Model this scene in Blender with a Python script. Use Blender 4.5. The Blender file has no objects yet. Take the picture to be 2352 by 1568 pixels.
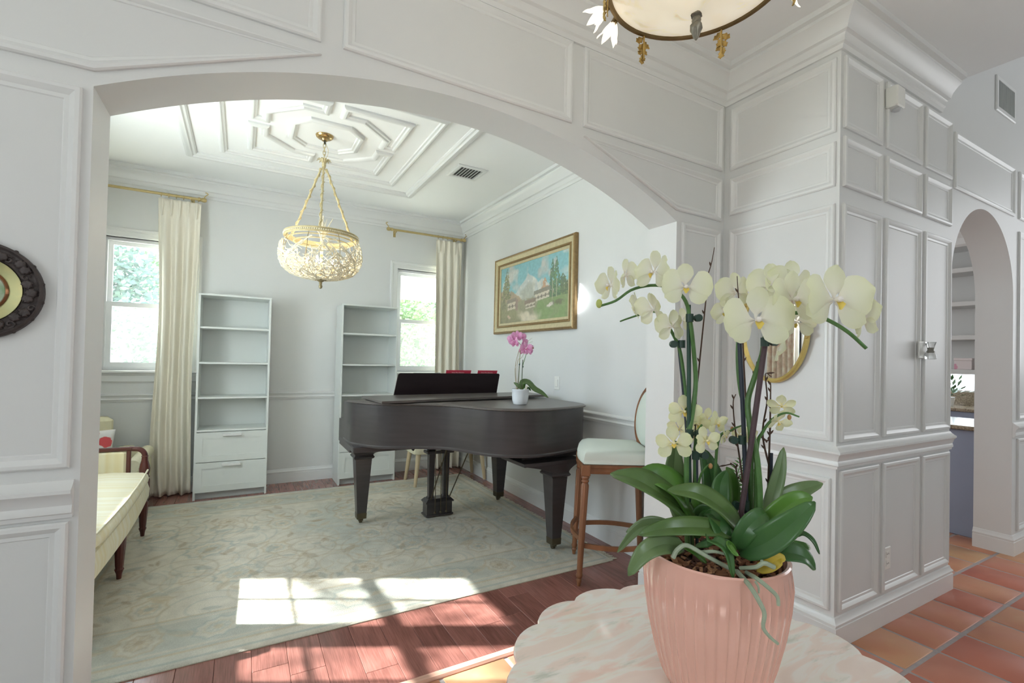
import bpy, math, random
import numpy as np
from mathutils import Vector, Matrix
random.seed(7)
SC = bpy.context.scene
COL = SC.collection
R = math.radians

# ------------------------------------------------------------------ camera
FPX, YAW, PITCH, ROLL, SHY = 1092.25, .51499, .013647, .022567, 25.07
CAM = Vector((0, 0, 1.36))
_f = Vector((math.sin(YAW) * math.cos(PITCH), math.cos(YAW) * math.cos(PITCH), math.sin(PITCH)))
_r = Vector((math.cos(YAW), -math.sin(YAW), 0))
_u = _r.cross(_f)
RR = _r * math.cos(ROLL) + _u * math.sin(ROLL)
UU = -_r * math.sin(ROLL) + _u * math.cos(ROLL)
cd = bpy.data.cameras.new('camera')
cam = bpy.data.objects.new('camera', cd)
COL.objects.link(cam)
cd.sensor_width = 36
cd.lens = FPX / 2352 * 36
cd.shift_y = SHY / 2352
cd.clip_start = .02
cd.clip_end = 200
M = Matrix.Identity(4)
for i in range(3):
    M[i][0] = RR[i]; M[i][1] = UU[i]; M[i][2] = -_f[i]; M[i][3] = CAM[i]
cam.matrix_world = M
SC.camera = cam

# ------------------------------------------------------------------ colour management, sky, sun, daylight, added fill
SC.view_settings.view_transform = 'Standard'
SC.view_settings.look = 'None'
SC.view_settings.gamma = 1
SC.view_settings.use_curve_mapping = False
SC.view_settings.exposure = 0.17
W = bpy.data.worlds.new('sky'); SC.world = W; W.use_nodes = True
_bg = W.node_tree.nodes['Background']
_bg.inputs[0].default_value = (.80, .91, 1.0, 1)
_bg.inputs[1].default_value = 5.4

def sun_lamp():
    l = bpy.data.lights.new('sun', 'SUN'); l.energy = 34; l.angle = R(.7); l.color = (1, .96, .9)
    o = bpy.data.objects.new('sun', l); COL.objects.link(o)
    o.rotation_euler = Vector((1, -.5, -.857)).to_track_quat('-Z', 'Y').to_euler()
    o.location = (-8, 7, 8)
sun_lamp()

def area(name, loc, direction, sx, sy, power, col=(1, 1, 1), portal=False):
    l = bpy.data.lights.new(name, 'AREA'); l.shape = 'RECTANGLE'; l.size = sx; l.size_y = sy
    l.energy = power; l.color = col
    if portal: l.cycles.is_portal = True
    o = bpy.data.objects.new(name, l); COL.objects.link(o); o.location = loc
    o.rotation_euler = Vector(direction).to_track_quat('-Z', 'Z').to_euler()
    return o
# fill lamps added out of view; daylight_room_side stands outside the real side windows
area('fill_entry', (.4, -1.62, 1.75), (0, 1, 0), 3.6, 2.4, 5.6, (1, .985, .95))  # added fill lamp behind the camera, in front of the entry wall
area('fill_hall', (7.3, -.6, 2.2), (-1, .15, -.1), 2.0, 2.6, 42, (.93, .96, 1))  # added fill lamp for the hall, no window behind it
area('fill_foyer_side', (-2.45, .5, 1.8), (1, .12, 0), 1.8, 2.0, 21, (.9, .97, 1))  # added fill lamp on the left, brightens pot and mirror wall
area('daylight_room_side', (-1.55, 3.35, 1.8), (.9, -.1, .42), 1.3, 1.25, 46, (.86, .95, 1))
area('fill_kitchen', (7.2, 3.6, 2.3), (-.6, -.7, -.3), 1.5, 1.5, 15, (1, 1, 1))  # added fill lamp for the kitchen
area('fill_kitchen_nook', (3.0, 3.9, 1.9), (.75, -.6, -.1), 1.4, 1.6, 22, (.96, .98, 1))  # added fill lamp facing the island front and the shelving
area('window_portal', (-.79, 5.68, 1.78), (0, -1, 0), .68, 1.22, 0, portal=True)
area('window_portal', (1.91, 5.68, 1.78), (0, -1, 0), .68, 1.22, 0, portal=True)

# ------------------------------------------------------------------ pixel -> place helpers (photo taken as 2352 x 1568)
def ray(x, y): return RR * ((x - 1176) / FPX) - UU * ((y - 784 - SHY) / FPX) + _f
def onz(x, y, z): d = ray(x, y); return CAM + d * ((z - CAM.z) / d.z)
def ony(x, y, Y): d = ray(x, y); return CAM + d * (Y / d.y)
def onx(x, y, X): d = ray(x, y); return CAM + d * (X / d.x)
ODIR = Vector((.798, .602, 0))
def orc(x, y, off=0.0, dist=1.012):
    d = ray(x, y); return CAM + d * ((dist + off) / d.dot(ODIR))

# ------------------------------------------------------------------ materials
MATS = {}
def lin(c):
    return tuple(((v / 12.92) if v <= .04045 else ((v + .055) / 1.055) ** 2.4) for v in c)
def rgb(r, g, b): return lin((r / 255, g / 255, b / 255))
def mat(name, col, rough=.5, metal=0, var=0, vscale=6, bump=0, bscale=60, coat=0, trans=0, sss=0, emit=None, estr=0, stretch=(1, 1, 1), detail=4, col2=None, spec=.5, attr=None, alpha=1):
    if name in MATS: return MATS[name]
    m = bpy.data.materials.new(name); m.use_nodes = True
    nt = m.node_tree; N = nt.nodes; L = nt.links
    b = N['Principled BSDF']
    b.inputs['Base Color'].default_value = (*col, 1)
    b.inputs['Roughness'].default_value = rough
    b.inputs['Metallic'].default_value = metal
    b.inputs['Coat Weight'].default_value = coat
    b.inputs['Coat Roughness'].default_value = .15
    b.inputs['Specular IOR Level'].default_value = spec
    if trans: b.inputs['Transmission Weight'].default_value = trans
    if sss:
        b.inputs['Subsurface Weight'].default_value = sss
        b.inputs['Subsurface Radius'].default_value = (.02, .015, .008)
    if emit:
        b.inputs['Emission Color'].default_value = (*emit, 1); b.inputs['Emission Strength'].default_value = estr
    mp = None
    if var or bump:
        tc = N.new('ShaderNodeTexCoord'); mp = N.new('ShaderNodeMapping')
        mp.inputs['Scale'].default_value = stretch
        L.new(tc.outputs['Object'], mp.inputs['Vector'])
    if attr:
        a = N.new('ShaderNodeAttribute'); a.attribute_name = attr
    if var:
        n = N.new('ShaderNodeTexNoise'); n.inputs['Scale'].default_value = vscale; n.inputs['Detail'].default_value = detail
        L.new(mp.outputs['Vector'], n.inputs['Vector'])
        cr = N.new('ShaderNodeValToRGB')
        c2 = col2 or tuple(min(1, v * (1 + var)) for v in col)
        cr.color_ramp.elements[0].position = .3; cr.color_ramp.elements[1].position = .7
        cr.color_ramp.elements[0].color = (*[v * (1 - var) for v in col], 1) if not col2 else (*col, 1)
        cr.color_ramp.elements[1].color = (*c2, 1)
        L.new(n.outputs['Fac'], cr.inputs['Fac'])
        if attr:
            cr.color_ramp.elements[0].color = (1 - var, 1 - var, 1 - var, 1); cr.color_ramp.elements[1].color = (1, 1, 1, 1)
            mx = N.new('ShaderNodeMix'); mx.data_type = 'RGBA'; mx.blend_type = 'MULTIPLY'; mx.inputs[0].default_value = 1
            L.new(a.outputs['Color'], mx.inputs[6]); L.new(cr.outputs['Color'], mx.inputs[7])
            L.new(mx.outputs[2], b.inputs['Base Color'])
        else:
            L.new(cr.outputs['Color'], b.inputs['Base Color'])
    elif attr:
        L.new(a.outputs['Color'], b.inputs['Base Color'])
    if bump:
        n2 = N.new('ShaderNodeTexNoise'); n2.inputs['Scale'].default_value = bscale; n2.inputs['Detail'].default_value = 3
        L.new(mp.outputs['Vector'], n2.inputs['Vector'])
        bp = N.new('ShaderNodeBump'); bp.inputs['Strength'].default_value = bump; bp.inputs['Distance'].default_value = .01
        L.new(n2.outputs['Fac'], bp.inputs['Height']); L.new(bp.outputs['Normal'], b.inputs['Normal'])
    MATS[name] = m
    return m

def glass_pane(haze=.025):
    if 'pane%g' % haze in MATS: return MATS['pane%g' % haze]
    m = bpy.data.materials.new('window_glass'); m.use_nodes = True; nt = m.node_tree; nt.nodes.clear(); N = nt.nodes; L = nt.links
    o = N.new('ShaderNodeOutputMaterial'); mx = N.new('ShaderNodeMixShader'); t = N.new('ShaderNodeBsdfTransparent'); g = N.new('ShaderNodeBsdfGlossy')
    g.inputs['Roughness'].default_value = .03; t.inputs['Color'].default_value = (.93, .97, 1, 1)
    mx.inputs[0].default_value = .05
    tl = N.new('ShaderNodeBsdfTranslucent'); tl.inputs[0].default_value = (.9, .95, 1, 1); m2 = N.new('ShaderNodeMixShader'); m2.inputs[0].default_value = haze
    L.new(t.outputs[0], mx.inputs[1]); L.new(g.outputs[0], mx.inputs[2]); L.new(mx.outputs[0], m2.inputs[1]); L.new(tl.outputs[0], m2.inputs[2]); L.new(m2.outputs[0], o.inputs[0])
    MATS['pane%g' % haze] = m; return m
def clear_glass():
    return mat('clear_glass', (.95, .97, .97), .05, trans=.9)

WHITE = mat('painted_white', rgb(225, 226, 224), .42, var=.012, vscale=3, bump=.03, bscale=180)
TRIM = mat('trim_white', rgb(231, 232, 230), .3)
CEIL = mat('ceiling_white', rgb(246, 247, 246), .55, bump=.02, bscale=200)
GOLD = mat('brushed_gold', rgb(205, 178, 120), .35, .6, var=.08, vscale=30)

# ------------------------------------------------------------------ mesh builder
class MB:
    def __init__(s): s.v = []; s.f = []
    def add(s, vs, fs):
        o = len(s.v); s.v += [tuple(p) for p in vs]; s.f += [tuple(i + o for i in f) for f in fs]; return s
    def box(s, a, b):
        x0, y0, z0 = a; x1, y1, z1 = b
        return s.add([(x0, y0, z0), (x1, y0, z0), (x1, y1, z0), (x0, y1, z0), (x0, y0, z1), (x1, y0, z1), (x1, y1, z1), (x0, y1, z1)],
                     [(0, 3, 2, 1), (4, 5, 6, 7), (0, 1, 5, 4), (1, 2, 6, 5), (2, 3, 7, 6), (3, 0, 4, 7)])
    def bbox(s, a, b, r=.004):   # bevelled box: chamfered along all edges
        x0, y0, z0 = a; x1, y1, z1 = b
        r = min(r, (x1 - x0) * .49, (y1 - y0) * .49, (z1 - z0) * .49)
        rings = [(z0, r), (z0 + r, 0), (z1 - r, 0), (z1, r)]
        vs = []
        for z, i in rings:
            c = r + i if i else r
            xa, xb, ya, yb = x0 + i, x1 - i, y0 + i, y1 - i
            vs += [(xa + r, ya, z), (xb - r, ya, z), (xb, ya + r, z), (xb, yb - r, z), (xb - r, yb, z), (xa + r, yb, z), (xa, yb - r, z), (xa, ya + r, z)]
        fs = [tuple(range(7, -1, -1)), tuple(range(24, 32))]
        for k in range(3):
            for j in range(8):
                a_ = k * 8 + j; b_ = k * 8 + (j + 1) % 8; fs.append((a_, b_, b_ + 8, a_ + 8))
        return s.add(vs, fs)
    def rings(s, rs, cap=True, closed=True):
        n = len(rs[0]); vs = [p for r in rs for p in r]; fs = []
        for k in range(len(rs) - 1):
            for j in range(n if closed else n - 1):
                a = k * n + j; b = k * n + (j + 1) % n
                fs.append((a, b, b + n, a + n))
        if cap and closed:
            fs.append(tuple(range(n - 1, -1, -1))); fs.append(tuple(range((len(rs) - 1) * n, len(rs) * n)))
        return s.add(vs, fs)
    def lathe(s, prof, c=(0, 0, 0), n=24, cap=True, flute=None):
        rs = []
        for r, z in prof:
            ring = []
            for k in range(n):
                a = 2 * math.pi * k / n; rr = r * (flute(k, n, z) if flute else 1)
                ring.append((c[0] + rr * math.cos(a), c[1] + rr * math.sin(a), c[2] + z))
            rs.append(ring)
        return s.rings(rs, cap)
    def tube(s, pts, rad, n=8, cap=True):
        pts = [Vector(p) for p in pts]; rs = []
        rads = rad if isinstance(rad, (list, tuple)) else [rad] * len(pts)
        t = (pts[1] - pts[0]).normalized(); a = t.orthogonal().normalized()
        for i, p in enumerate(pts):
            if i == 0: t = pts[1] - pts[0]
            elif i == len(pts) - 1: t = pts[-1] - pts[-2]
            else: t = (pts[i + 1] - pts[i]).normalized() + (pts[i] - pts[i - 1]).normalized()
            t = t.normalized(); a = (a - t * a.dot(t))
            a = a.normalized() if a.length > 1e-6 else t.orthogonal().normalized()
            b = t.cross(a)
            rs.append([p + (a * math.cos(2 * math.pi * k / n) + b * math.sin(2 * math.pi * k / n)) * rads[i] for k in range(n)])
        return s.rings(rs, cap)
    def prism(s, poly, h0, h1, axis='z'):
        n = len(poly)
        def P(p, h): return {'z': (p[0], p[1], h), 'y': (p[0], h, p[1]), 'x': (h, p[0], p[1])}[axis]
        return s.add([P(p, h0) for p in poly] + [P(p, h1) for p in poly],
                     [tuple(range(n - 1, -1, -1)), tuple(range(n, 2 * n))] + [(i, (i + 1) % n, (i + 1) % n + n, i + n) for i in range(n)])
    def sphere(s, c, r, n=12, m=8, sq=(1, 1, 1)):
        pr = [(max(1e-4, r * math.sin(math.pi * k / m)), -r * math.cos(math.pi * k / m)) for k in range(m + 1)]
        rs = []
        for rr, z in pr:
            rs.append([(c[0] + rr * math.cos(2 * math.pi * k / n) * sq[0], c[1] + rr * math.sin(2 * math.pi * k / n) * sq[1], c[2] + z * sq[2]) for k in range(n)])
        return s.rings(rs, True)
    def grid(s, fn, nu, nv):
        vs = [fn(i / nu, j / nv) for j in range(nv + 1) for i in range(nu + 1)]
        fs = [(j * (nu + 1) + i, j * (nu + 1) + i + 1, (j + 1) * (nu + 1) + i + 1, (j + 1) * (nu + 1) + i) for j in range(nv) for i in range(nu)]
        return s.add(vs, fs)
    def build(s, name, m, parent=None, smooth=38, solid=0, loc=None, rot=None, offset=0):
        me = bpy.data.meshes.new(name); me.from_pydata(s.v, [], s.f)
        if smooth:
            me.polygons.foreach_set('use_smooth', [True] * len(me.polygons))
            me.set_sharp_from_angle(angle=R(smooth))
        me.update()
        import bmesh
        bm = bmesh.new(); bm.from_mesh(me); bmesh.ops.recalc_face_normals(bm, faces=bm.faces); bm.to_mesh(me); bm.free()
        if isinstance(m, (list, tuple)):
            for q in m: me.materials.append(q)
        elif m: me.materials.append(m)
        o = bpy.data.objects.new(name, me); COL.objects.link(o)
        if parent: o.parent = parent
        if loc is not None: o.location = loc
        if rot is not None: o.rotation_euler = rot
        if solid:
            md = o.modifiers.new('thickness', 'SOLIDIFY'); md.thickness = solid; md.offset = offset
        return o

def empty(name, loc=(0, 0, 0), rz=0):
    o = bpy.data.objects.new(name, None); COL.objects.link(o); o.location = loc; o.rotation_euler = (0, 0, rz); o.empty_display_size = .1
    return o
def tag(o, label=None, cat=None, group=None, kind=None):
    if label: o['label'] = label
    if cat: o['category'] = cat
    if group: o['group'] = group
    if kind: o['kind'] = kind
    return o
def struct(o, label=None):
    o['kind'] = 'structure'
    if label: o['label'] = label
    return o
def place(o, m4): o.matrix_basis = m4; return o
def copy_tree(o, parent=None):
    c = o.copy(); COL.objects.link(c); c.parent = parent
    for ch in list(o.children): copy_tree(ch, c)
    return c
def cr(pts, n):  # Catmull-Rom resample
    pts = [Vector(p) for p in pts]; P = [pts[0] * 2 - pts[1]] + pts + [pts[-1] * 2 - pts[-2]]
    out = []; segs = len(pts) - 1
    for i in range(n + 1):
        t = i / n * segs; k = min(int(t), segs - 1); u = t - k
        a, b, c, d = P[k], P[k + 1], P[k + 2], P[k + 3]
        out.append(.5 * ((2 * b) + (c - a) * u + (2 * a - 5 * b + 4 * c - d) * u * u + (3 * b - a - 3 * c + d) * u ** 3))
    return out
def frame_axes(o, ux, uy, uz):
    m = Matrix.Identity(4)
    for i in range(3): m[i][0] = ux[i]; m[i][1] = uy[i]; m[i][2] = uz[i]; m[i][3] = o[i]
    return m

# panel moulding swept round a closed polygon in a plane; prof = [(inset, height)]
PROF = [(0, 0), (0, .009), (.005, .014), (.015, .0155), (.024, .010), (.03, .0045), (.041, .0035), (.044, 0)]
def moulding(name, poly, org, ud, vd, nd, m, parent, prof=PROF):
    n = len(poly); ar = sum(poly[i][0] * poly[(i + 1) % n][1] - poly[(i + 1) % n][0] * poly[i][1] for i in range(n))
    if ar < 0: poly = poly[::-1]
    org, ud, vd, nd = map(Vector, (org, ud, vd, nd)); rs = []
    for i in range(n):
        p = Vector(poly[i]); a = (p - Vector(poly[i - 1])).normalized(); b = (Vector(poly[(i + 1) % n]) - p).normalized()
        na = Vector((-a.y, a.x)); nb = Vector((-b.y, b.x)); mv = (na + nb); mv = mv / max(.25, mv.dot(na))
        rs.append([org + ud * (p.x + mv.x * d) + vd * (p.y + mv.y * d) + nd * h for d, h in prof])
    k = len(prof); mb = MB(); vs = [q for r in rs for q in r]
    fs = [(i * k + j, i * k + j + 1, ((i + 1) % n) * k + j + 1, ((i + 1) % n) * k + j) for i in range(n) for j in range(k - 1)]
    mb.add(vs, fs)
    return mb.build(name, m, parent, smooth=30)
# moulding run along a plan polyline; prof = [(out, z)], side = +1 left of travel, -1 right
def run(name, path, prof, m, parent=None, side=1):
    P = [Vector(p) for p in path]; n = len(P); rs = []
    for i in range(n):
        ds = []
        if i > 0: ds.append((P[i] - P[i - 1]).normalized())
        if i < n - 1: ds.append((P[i + 1] - P[i]).normalized())
        ns = [Vector((-d.y, d.x)) * side for d in ds]
        mv = ns[0] if len(ns) == 1 else (ns[0] + ns[1]) / max(.2, (ns[0] + ns[1]).dot(ns[0]))
        rs.append([(P[i].x + mv.x * d, P[i].y + mv.y * d, z) for d, z in prof])
    return MB().rings(rs, True, True).build(name, m, parent, smooth=30)
def wall_holes(name, axis, c0, c1, u0, u1, z0, z1, holes, m):
    us = sorted({u0, u1, *[h[0] for h in holes], *[h[1] for h in holes]}); zs = sorted({z0, z1, *[h[2] for h in holes], *[h[3] for h in holes]})
    nu, nz = len(us) - 1, len(zs) - 1
    def solid(i, k):
        if i < 0 or k < 0 or i >= nu or k >= nz: return False
        u = (us[i] + us[i + 1]) / 2; z = (zs[k] + zs[k + 1]) / 2
        return not any(h[0] < u < h[1] and h[2] < z < h[3] for h in holes)
    V = {}; vs = []; fs = []
    def vid(i, k, s):
        if (i, k, s) not in V:
            V[(i, k, s)] = len(vs); c = (c0, c1)[s]
            vs.append((us[i], c, zs[k]) if axis == 'y' else (c, us[i], zs[k]))
        return V[(i, k, s)]
    for i in range(nu):
        for k in range(nz):
            if not solid(i, k): continue
            for s in (0, 1): fs.append(tuple(vid(a, b, s) for a, b in ((i, k), (i + 1, k), (i + 1, k + 1), (i, k + 1))))
            for di, dk, e in ((-1, 0, ((i, k), (i, k + 1))), (1, 0, ((i + 1, k), (i + 1, k + 1))), (0, -1, ((i, k), (i + 1, k))), (0, 1, ((i, k + 1), (i + 1, k + 1)))):
                if not solid(i + di, k + dk): fs.append((vid(*e[0], 0), vid(*e[1], 0), vid(*e[1], 1), vid(*e[0], 1)))
    return MB().add(vs, fs).build(name, m, smooth=0)


# ================================================================== THE SETTING
YF, YB, XL, XR, XM, YR, YR2 = 1.88, 2.09, -.415, 2.115, 2.52, 1.235, 1.445
RX, FY, LX, CP, CF = 2.42, 5.57, -1.40, 3.05, 3.10

def proj(P):
    v = Vector(P) - CAM; z = v.dot(_f)
    if z < .05: return (-9999, -9999)
    return (1176 + FPX * v.dot(RR) / z, 784 + SHY - FPX * v.dot(UU) / z)
def seen(P, mrg=160):
    x, y = proj(P); return -mrg < x < 2352 + mrg and -mrg < y < 1568 + mrg

def wood_floor_mat():
    m = bpy.data.materials.new('cherry_plank'); m.use_nodes = True; nt = m.node_tree; N = nt.nodes; L = nt.links; b = N['Principled BSDF']
    tc = N.new('ShaderNodeTexCoord'); oi = N.new('ShaderNodeObjectInfo')
    ad = N.new('ShaderNodeVectorMath'); ad.operation = 'MULTIPLY_ADD'; ad.inputs[1].default_value = (13, 7, 3)
    L.new(oi.outputs['Random'], ad.inputs[0]); L.new(tc.outputs['Object'], ad.inputs[2])
    mp = N.new('ShaderNodeMapping'); mp.inputs['Scale'].default_value = (8, .8, 1); L.new(ad.outputs[0], mp.inputs[0])
    n1 = N.new('ShaderNodeTexNoise'); n1.inputs['Scale'].default_value = 1.3; n1.inputs['Detail'].default_value = 2; L.new(mp.outputs[0], n1.inputs[0])
    mu = N.new('ShaderNodeMath'); mu.operation = 'MULTIPLY'; mu.inputs[1].default_value = 26; L.new(n1.outputs['Fac'], mu.inputs[0])
    si = N.new('ShaderNodeMath'); si.operation = 'SINE'; L.new(mu.outputs[0], si.inputs[0])
    mp2 = N.new('ShaderNodeMapping'); mp2.inputs['Scale'].default_value = (220, 9, 1); L.new(ad.outputs[0], mp2.inputs[0])
    n2 = N.new('ShaderNodeTexNoise'); n2.inputs['Scale'].default_value = 1; n2.inputs['Detail'].default_value = 3; L.new(mp2.outputs[0], n2.inputs[0])
    a2 = N.new('ShaderNodeMath'); a2.operation = 'MULTIPLY_ADD'; a2.inputs[1].default_value = .10; a2.inputs[2].default_value = .08
    L.new(si.outputs[0], a2.inputs[0])
    a3 = N.new('ShaderNodeMath'); a3.operation = 'ADD'; L.new(a2.outputs[0], a3.inputs[0]); L.new(n2.outputs['Fac'], a3.inputs[1])
    a4 = N.new('ShaderNodeMath'); a4.operation = 'MULTIPLY_ADD'; a4.inputs[1].default_value = .3; L.new(oi.outputs['Random'], a4.inputs[0]); L.new(a3.outputs[0], a4.inputs[2])
    r = N.new('ShaderNodeValToRGB'); r.color_ramp.elements[0].position = .25; r.color_ramp.elements[1].position = 1
    r.color_ramp.elements[0].color = (*rgb(108, 68, 60), 1); r.color_ramp.elements[1].color = (*rgb(158, 106, 95), 1)
    L.new(a4.outputs[0], r.inputs[0]); L.new(r.outputs[0], b.inputs['Base Color'])
    b.inputs['Roughness'].default_value = .22; b.inputs['Coat Weight'].default_value = .25; b.inputs['Coat Roughness'].default_value = .1
    return m
def tile_mat():
    m = bpy.data.materials.new('terracotta_tile'); m.use_nodes = True; nt = m.node_tree; N = nt.nodes; L = nt.links; b = N['Principled BSDF']
    tc = N.new('ShaderNodeTexCoord'); oi = N.new('ShaderNodeObjectInfo')
    ad = N.new('ShaderNodeVectorMath'); ad.operation = 'MULTIPLY_ADD'; ad.inputs[1].default_value = (11, 5, 3)
    L.new(oi.outputs['Random'], ad.inputs[0]); L.new(tc.outputs['Object'], ad.inputs[2])
    n = N.new('ShaderNodeTexNoise'); n.inputs['Scale'].default_value = 4.5; n.inputs['Detail'].default_value = 5; L.new(ad.outputs[0], n.inputs[0])
    mu = N.new('ShaderNodeMath'); mu.operation = 'MULTIPLY_ADD'; mu.inputs[1].default_value = .75; L.new(oi.outputs['Random'], mu.inputs[0])
    m2 = N.new('ShaderNodeMath'); m2.operation = 'MULTIPLY'; m2.inputs[1].default_value = .45; L.new(n.outputs['Fac'], m2.inputs[0]); L.new(m2.outputs[0], mu.inputs[2])
    r = N.new('ShaderNodeValToRGB'); e = r.color_ramp.elements
    e[0].position = .12; e[0].color = (*rgb(176, 100, 82), 1); e[1].position = 1.1 if False else 1.0; e[1].color = (*rgb(204, 164, 122), 1)
    for p, c in ((.35, (196, 118, 96)), (.6, (200, 132, 108)), (.8, (204, 146, 112))):
        k = e.new(p); k.color = (*rgb(*c), 1)
    L.new(mu.outputs[0], r.inputs[0]); L.new(r.outputs[0], b.inputs['Base Color']); b.inputs['Roughness'].default_value = .42
    bp = N.new('ShaderNodeBump'); bp.inputs['Strength'].default_value = .12; bp.inputs['Distance'].default_value = .01; L.new(n.outputs['Fac'], bp.inputs['Height']); L.new(bp.outputs[0], b.inputs['Normal'])
    return m

# --- hardwood floor, plank by plank
GROUT = mat('tile_grout', rgb(170, 160, 158), .9, var=.06, vscale=40)
SUB = mat('subfloor', rgb(150, 120, 112), .8, var=.05)
floor = struct(MB().box((LX - .2, 1.947, -.05), (RX + .3, FY + .1, -.012)).build('floor', SUB, smooth=0), 'dark cherry plank floor of the piano room')
PL = wood_floor_mat()
rnd = random.Random(3)
x = .354 - .1418 * 13
while x < RX:
    y = 1.947 - rnd.random() * 1.1
    while y < FY:
        ln = rnd.choice((1.22, 1.22, .9)); y0, y1 = max(y, 1.948), min(y + ln, FY)
        if y1 - y0 > .02 and x > LX - .15:
            w = min(x + .1418, RX + .02) - x
            MB().bbox((0, 0, 0), (w - .0012, y1 - y0 - .0012, .012), .0016).build('plank', PL, floor, loc=(x, y0, -.012), smooth=0)
        y += ln
    x += .1418
# --- terracotta floor of the entry hall, tile by tile
struct(MB().box((2.66, 1.905, -.05), (8, 4.6, -.003)).build('floor', mat('kitchen_tile', rgb(196, 128, 104), .45, var=.15, vscale=4), smooth=0), 'terracotta floor beyond the narrow arch')
tile_floor = struct(MB().box((-3, -1.75, -.05), (8, 1.905, -.0028)).build('floor', GROUT, smooth=0), 'terracotta tile floor of the entry hall')
TM = tile_mat()
tile_me = None
for i in range(-12, 20):
    for j in range(-9, 9):
        cx, cy = 2.95 + .312 * (i + .5), .987 + .312 * (j + .5)
        if not any(seen((cx + a, cy + b, 0), 60) for a in (-.15, .15) for b in (-.15, .15)): continue
        if 2.52 - .1 < cx - .15 < 3.75 and cy - .15 > 1.235: continue
        if cx < 3.7 and cy > 1.85: continue
        if tile_me is None:
            o = MB().bbox((-.1482, -.1482, -.012), (.1482, .1482, 0), .004).build('tile', TM, tile_floor, smooth=50); tile_me = o.data
        else:
            o = bpy.data.objects.new('tile', tile_me); COL.objects.link(o); o.parent = tile_floor
        o.location = (cx, cy, rnd.uniform(-.0008, .0008))
struct(MB().prism([(1.902, -.01), (1.902, .004), (1.91, .012), (1.94, .012), (1.949, .004), (1.949, -.01)], XL, XR, 'x').build('trim_1', mat('threshold_wood', rgb(206, 162, 142), .35, var=.12, vscale=8, stretch=(1, 20, 20))), 'pale wooden threshold strip under the wide arch')

# --- arch wall between hall and piano room
def arc_pts(x0, x1, zs, rise, n):
    c = (x1 - x0) / 2; Rr = (c * c + rise * rise) / (2 * rise); cz = zs + rise - Rr; xm = (x0 + x1) / 2
    a = math.asin(min(1, c / Rr))
    if rise > c - 1e-6: a = math.pi / 2
    return [(xm + Rr * math.sin(-a + 2 * a * k / n), cz + Rr * math.cos(-a + 2 * a * k / n)) for k in range(n + 1)]
poly = [(-3, 0), (XL, 0)] + arc_pts(XL, XR, 2.158, .312, 48) + [(XR, 0), (2.66, 0), (2.66, CF), (-3, CF)]
wall_arch = struct(MB().prism(poly, YF, YB, 'y').build('wall_arch', WHITE, smooth=20), 'white panelled wall with a wide low arch')
def pan(poly, name='panel_moulding'): return moulding(name, poly, (0, YF, 0), (1, 0, 0), (0, 0, 1), (0, -1, 0), TRIM, wall_arch)
def rect(a, b, c, d): return [(a, c), (b, c), (b, d), (a, d)]
for p in (rect(-.80, .221, 2.513, 2.915), rect(.30, 1.366, 2.516, 2.915), rect(1.438, 2.492, 2.518, 2.915),
          [(.224, 2.466), (-.412, 2.202), (-.80, 2.198), (-.80, 2.468)], [(1.444, 2.472), (2.49, 2.472), (2.49, 2.215), (2.104, 2.219)],
          rect(-.80, -.438, 1.008, 2.143), rect(-.80, -.436, .155, .85), rect(2.152, 2.488, 1.0, 2.158), rect(2.152, 2.488, .155, .83)):
    pan(p)
# --- side wall with the oval mirror, and the panelled wall of the hall with its small arch
wall_mirror = struct(MB().box((XM, YR, 0), (2.66, YF, CF)).build('wall_mirror', WHITE, smooth=0), 'white panelled return wall carrying the oval mirror')
for a in (rect(1.252, 1.835, 2.515, 2.885), rect(1.252, 1.835, 2.245, 2.468), rect(1.252, 1.835, .99, 2.16), rect(1.256, 1.835, .17, .81)):
    moulding('panel_moulding', a, (XM, 0, 0), (0, 1, 0), (0, 0, 1), (-1, 0, 0), TRIM, wall_mirror)
poly = [(2.66, 0), (3.84, 0)] + arc_pts(3.84, 4.95, 1.895, .5549, 40) + [(4.95, 0), (8, 0), (8, 4.3), (2.66, 4.3)]
wall_hall = struct(MB().prism(poly, YR, YR2, 'y').build('wall_hall', WHITE, smooth=20), 'white panelled hall wall with a narrow round arch')
for a in ([rect(*c, *r) for c in ((2.545, 2.925), (2.975, 3.398), (3.445, 3.815)) for r in ((2.535, 2.895), (2.245, 2.495), (.99, 2.16), (.165, .85))]
          + [rect(3.862, 4.935, 2.495, 2.852), rect(5.04, 5.9, 2.495, 2.852), rect(5.04, 5.9, .99, 2.40), rect(5.04, 5.9, .165, .85)]):
    moulding('panel_moulding', a, (0, YR, 0), (1, 0, 0), (0, 0, 1), (0, -1, 0), TRIM, wall_hall)
# --- chair rails, skirtings and cornices
RAIL = [(0, .862), (.012, .862), (.014, .874), (.02, .878), (.02, .888), (.016, .9), (.024, .925), (.036, .938), (.036, .948), (.026, .953), (.012, .964), (.006, .972), (0, .972)]
BASE = [(0, 0), (.019, 0), (.019, .098), (.015, .1), (.015, .108), (.019, .11), (.019, .116), (.01, .128), (.006, .142), (0, .145)]
CROWN = [(0, -.185), (.012, -.185), (.018, -.165), (.028, -.158), (.028, -.14), (.036, -.125), (.05, -.118), (.06, -.09), (.085, -.06), (.1, -.05), (.1, -.034), (.122, -.028), (.122, 0), (0, 0)]
def up(p, z): return [(a, b + z) for a, b in p]
run('chair_rail', [(-3, YF), (XL - .012, YF)], RAIL, TRIM, wall_arch, -1)
run('chair_rail', [(XR + .02, YF), (XM, YF), (XM, YR), (3.838, YR)], RAIL, TRIM, wall_mirror, -1)
run('chair_rail', [(4.952, YR), (8, YR)], RAIL, TRIM, wall_hall, -1)
run('crown_moulding', [(-3, YF), (XM, YF), (XM, YR), (3.66, YR)], up(CROWN, CF), TRIM, wall_arch, -1)
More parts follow.
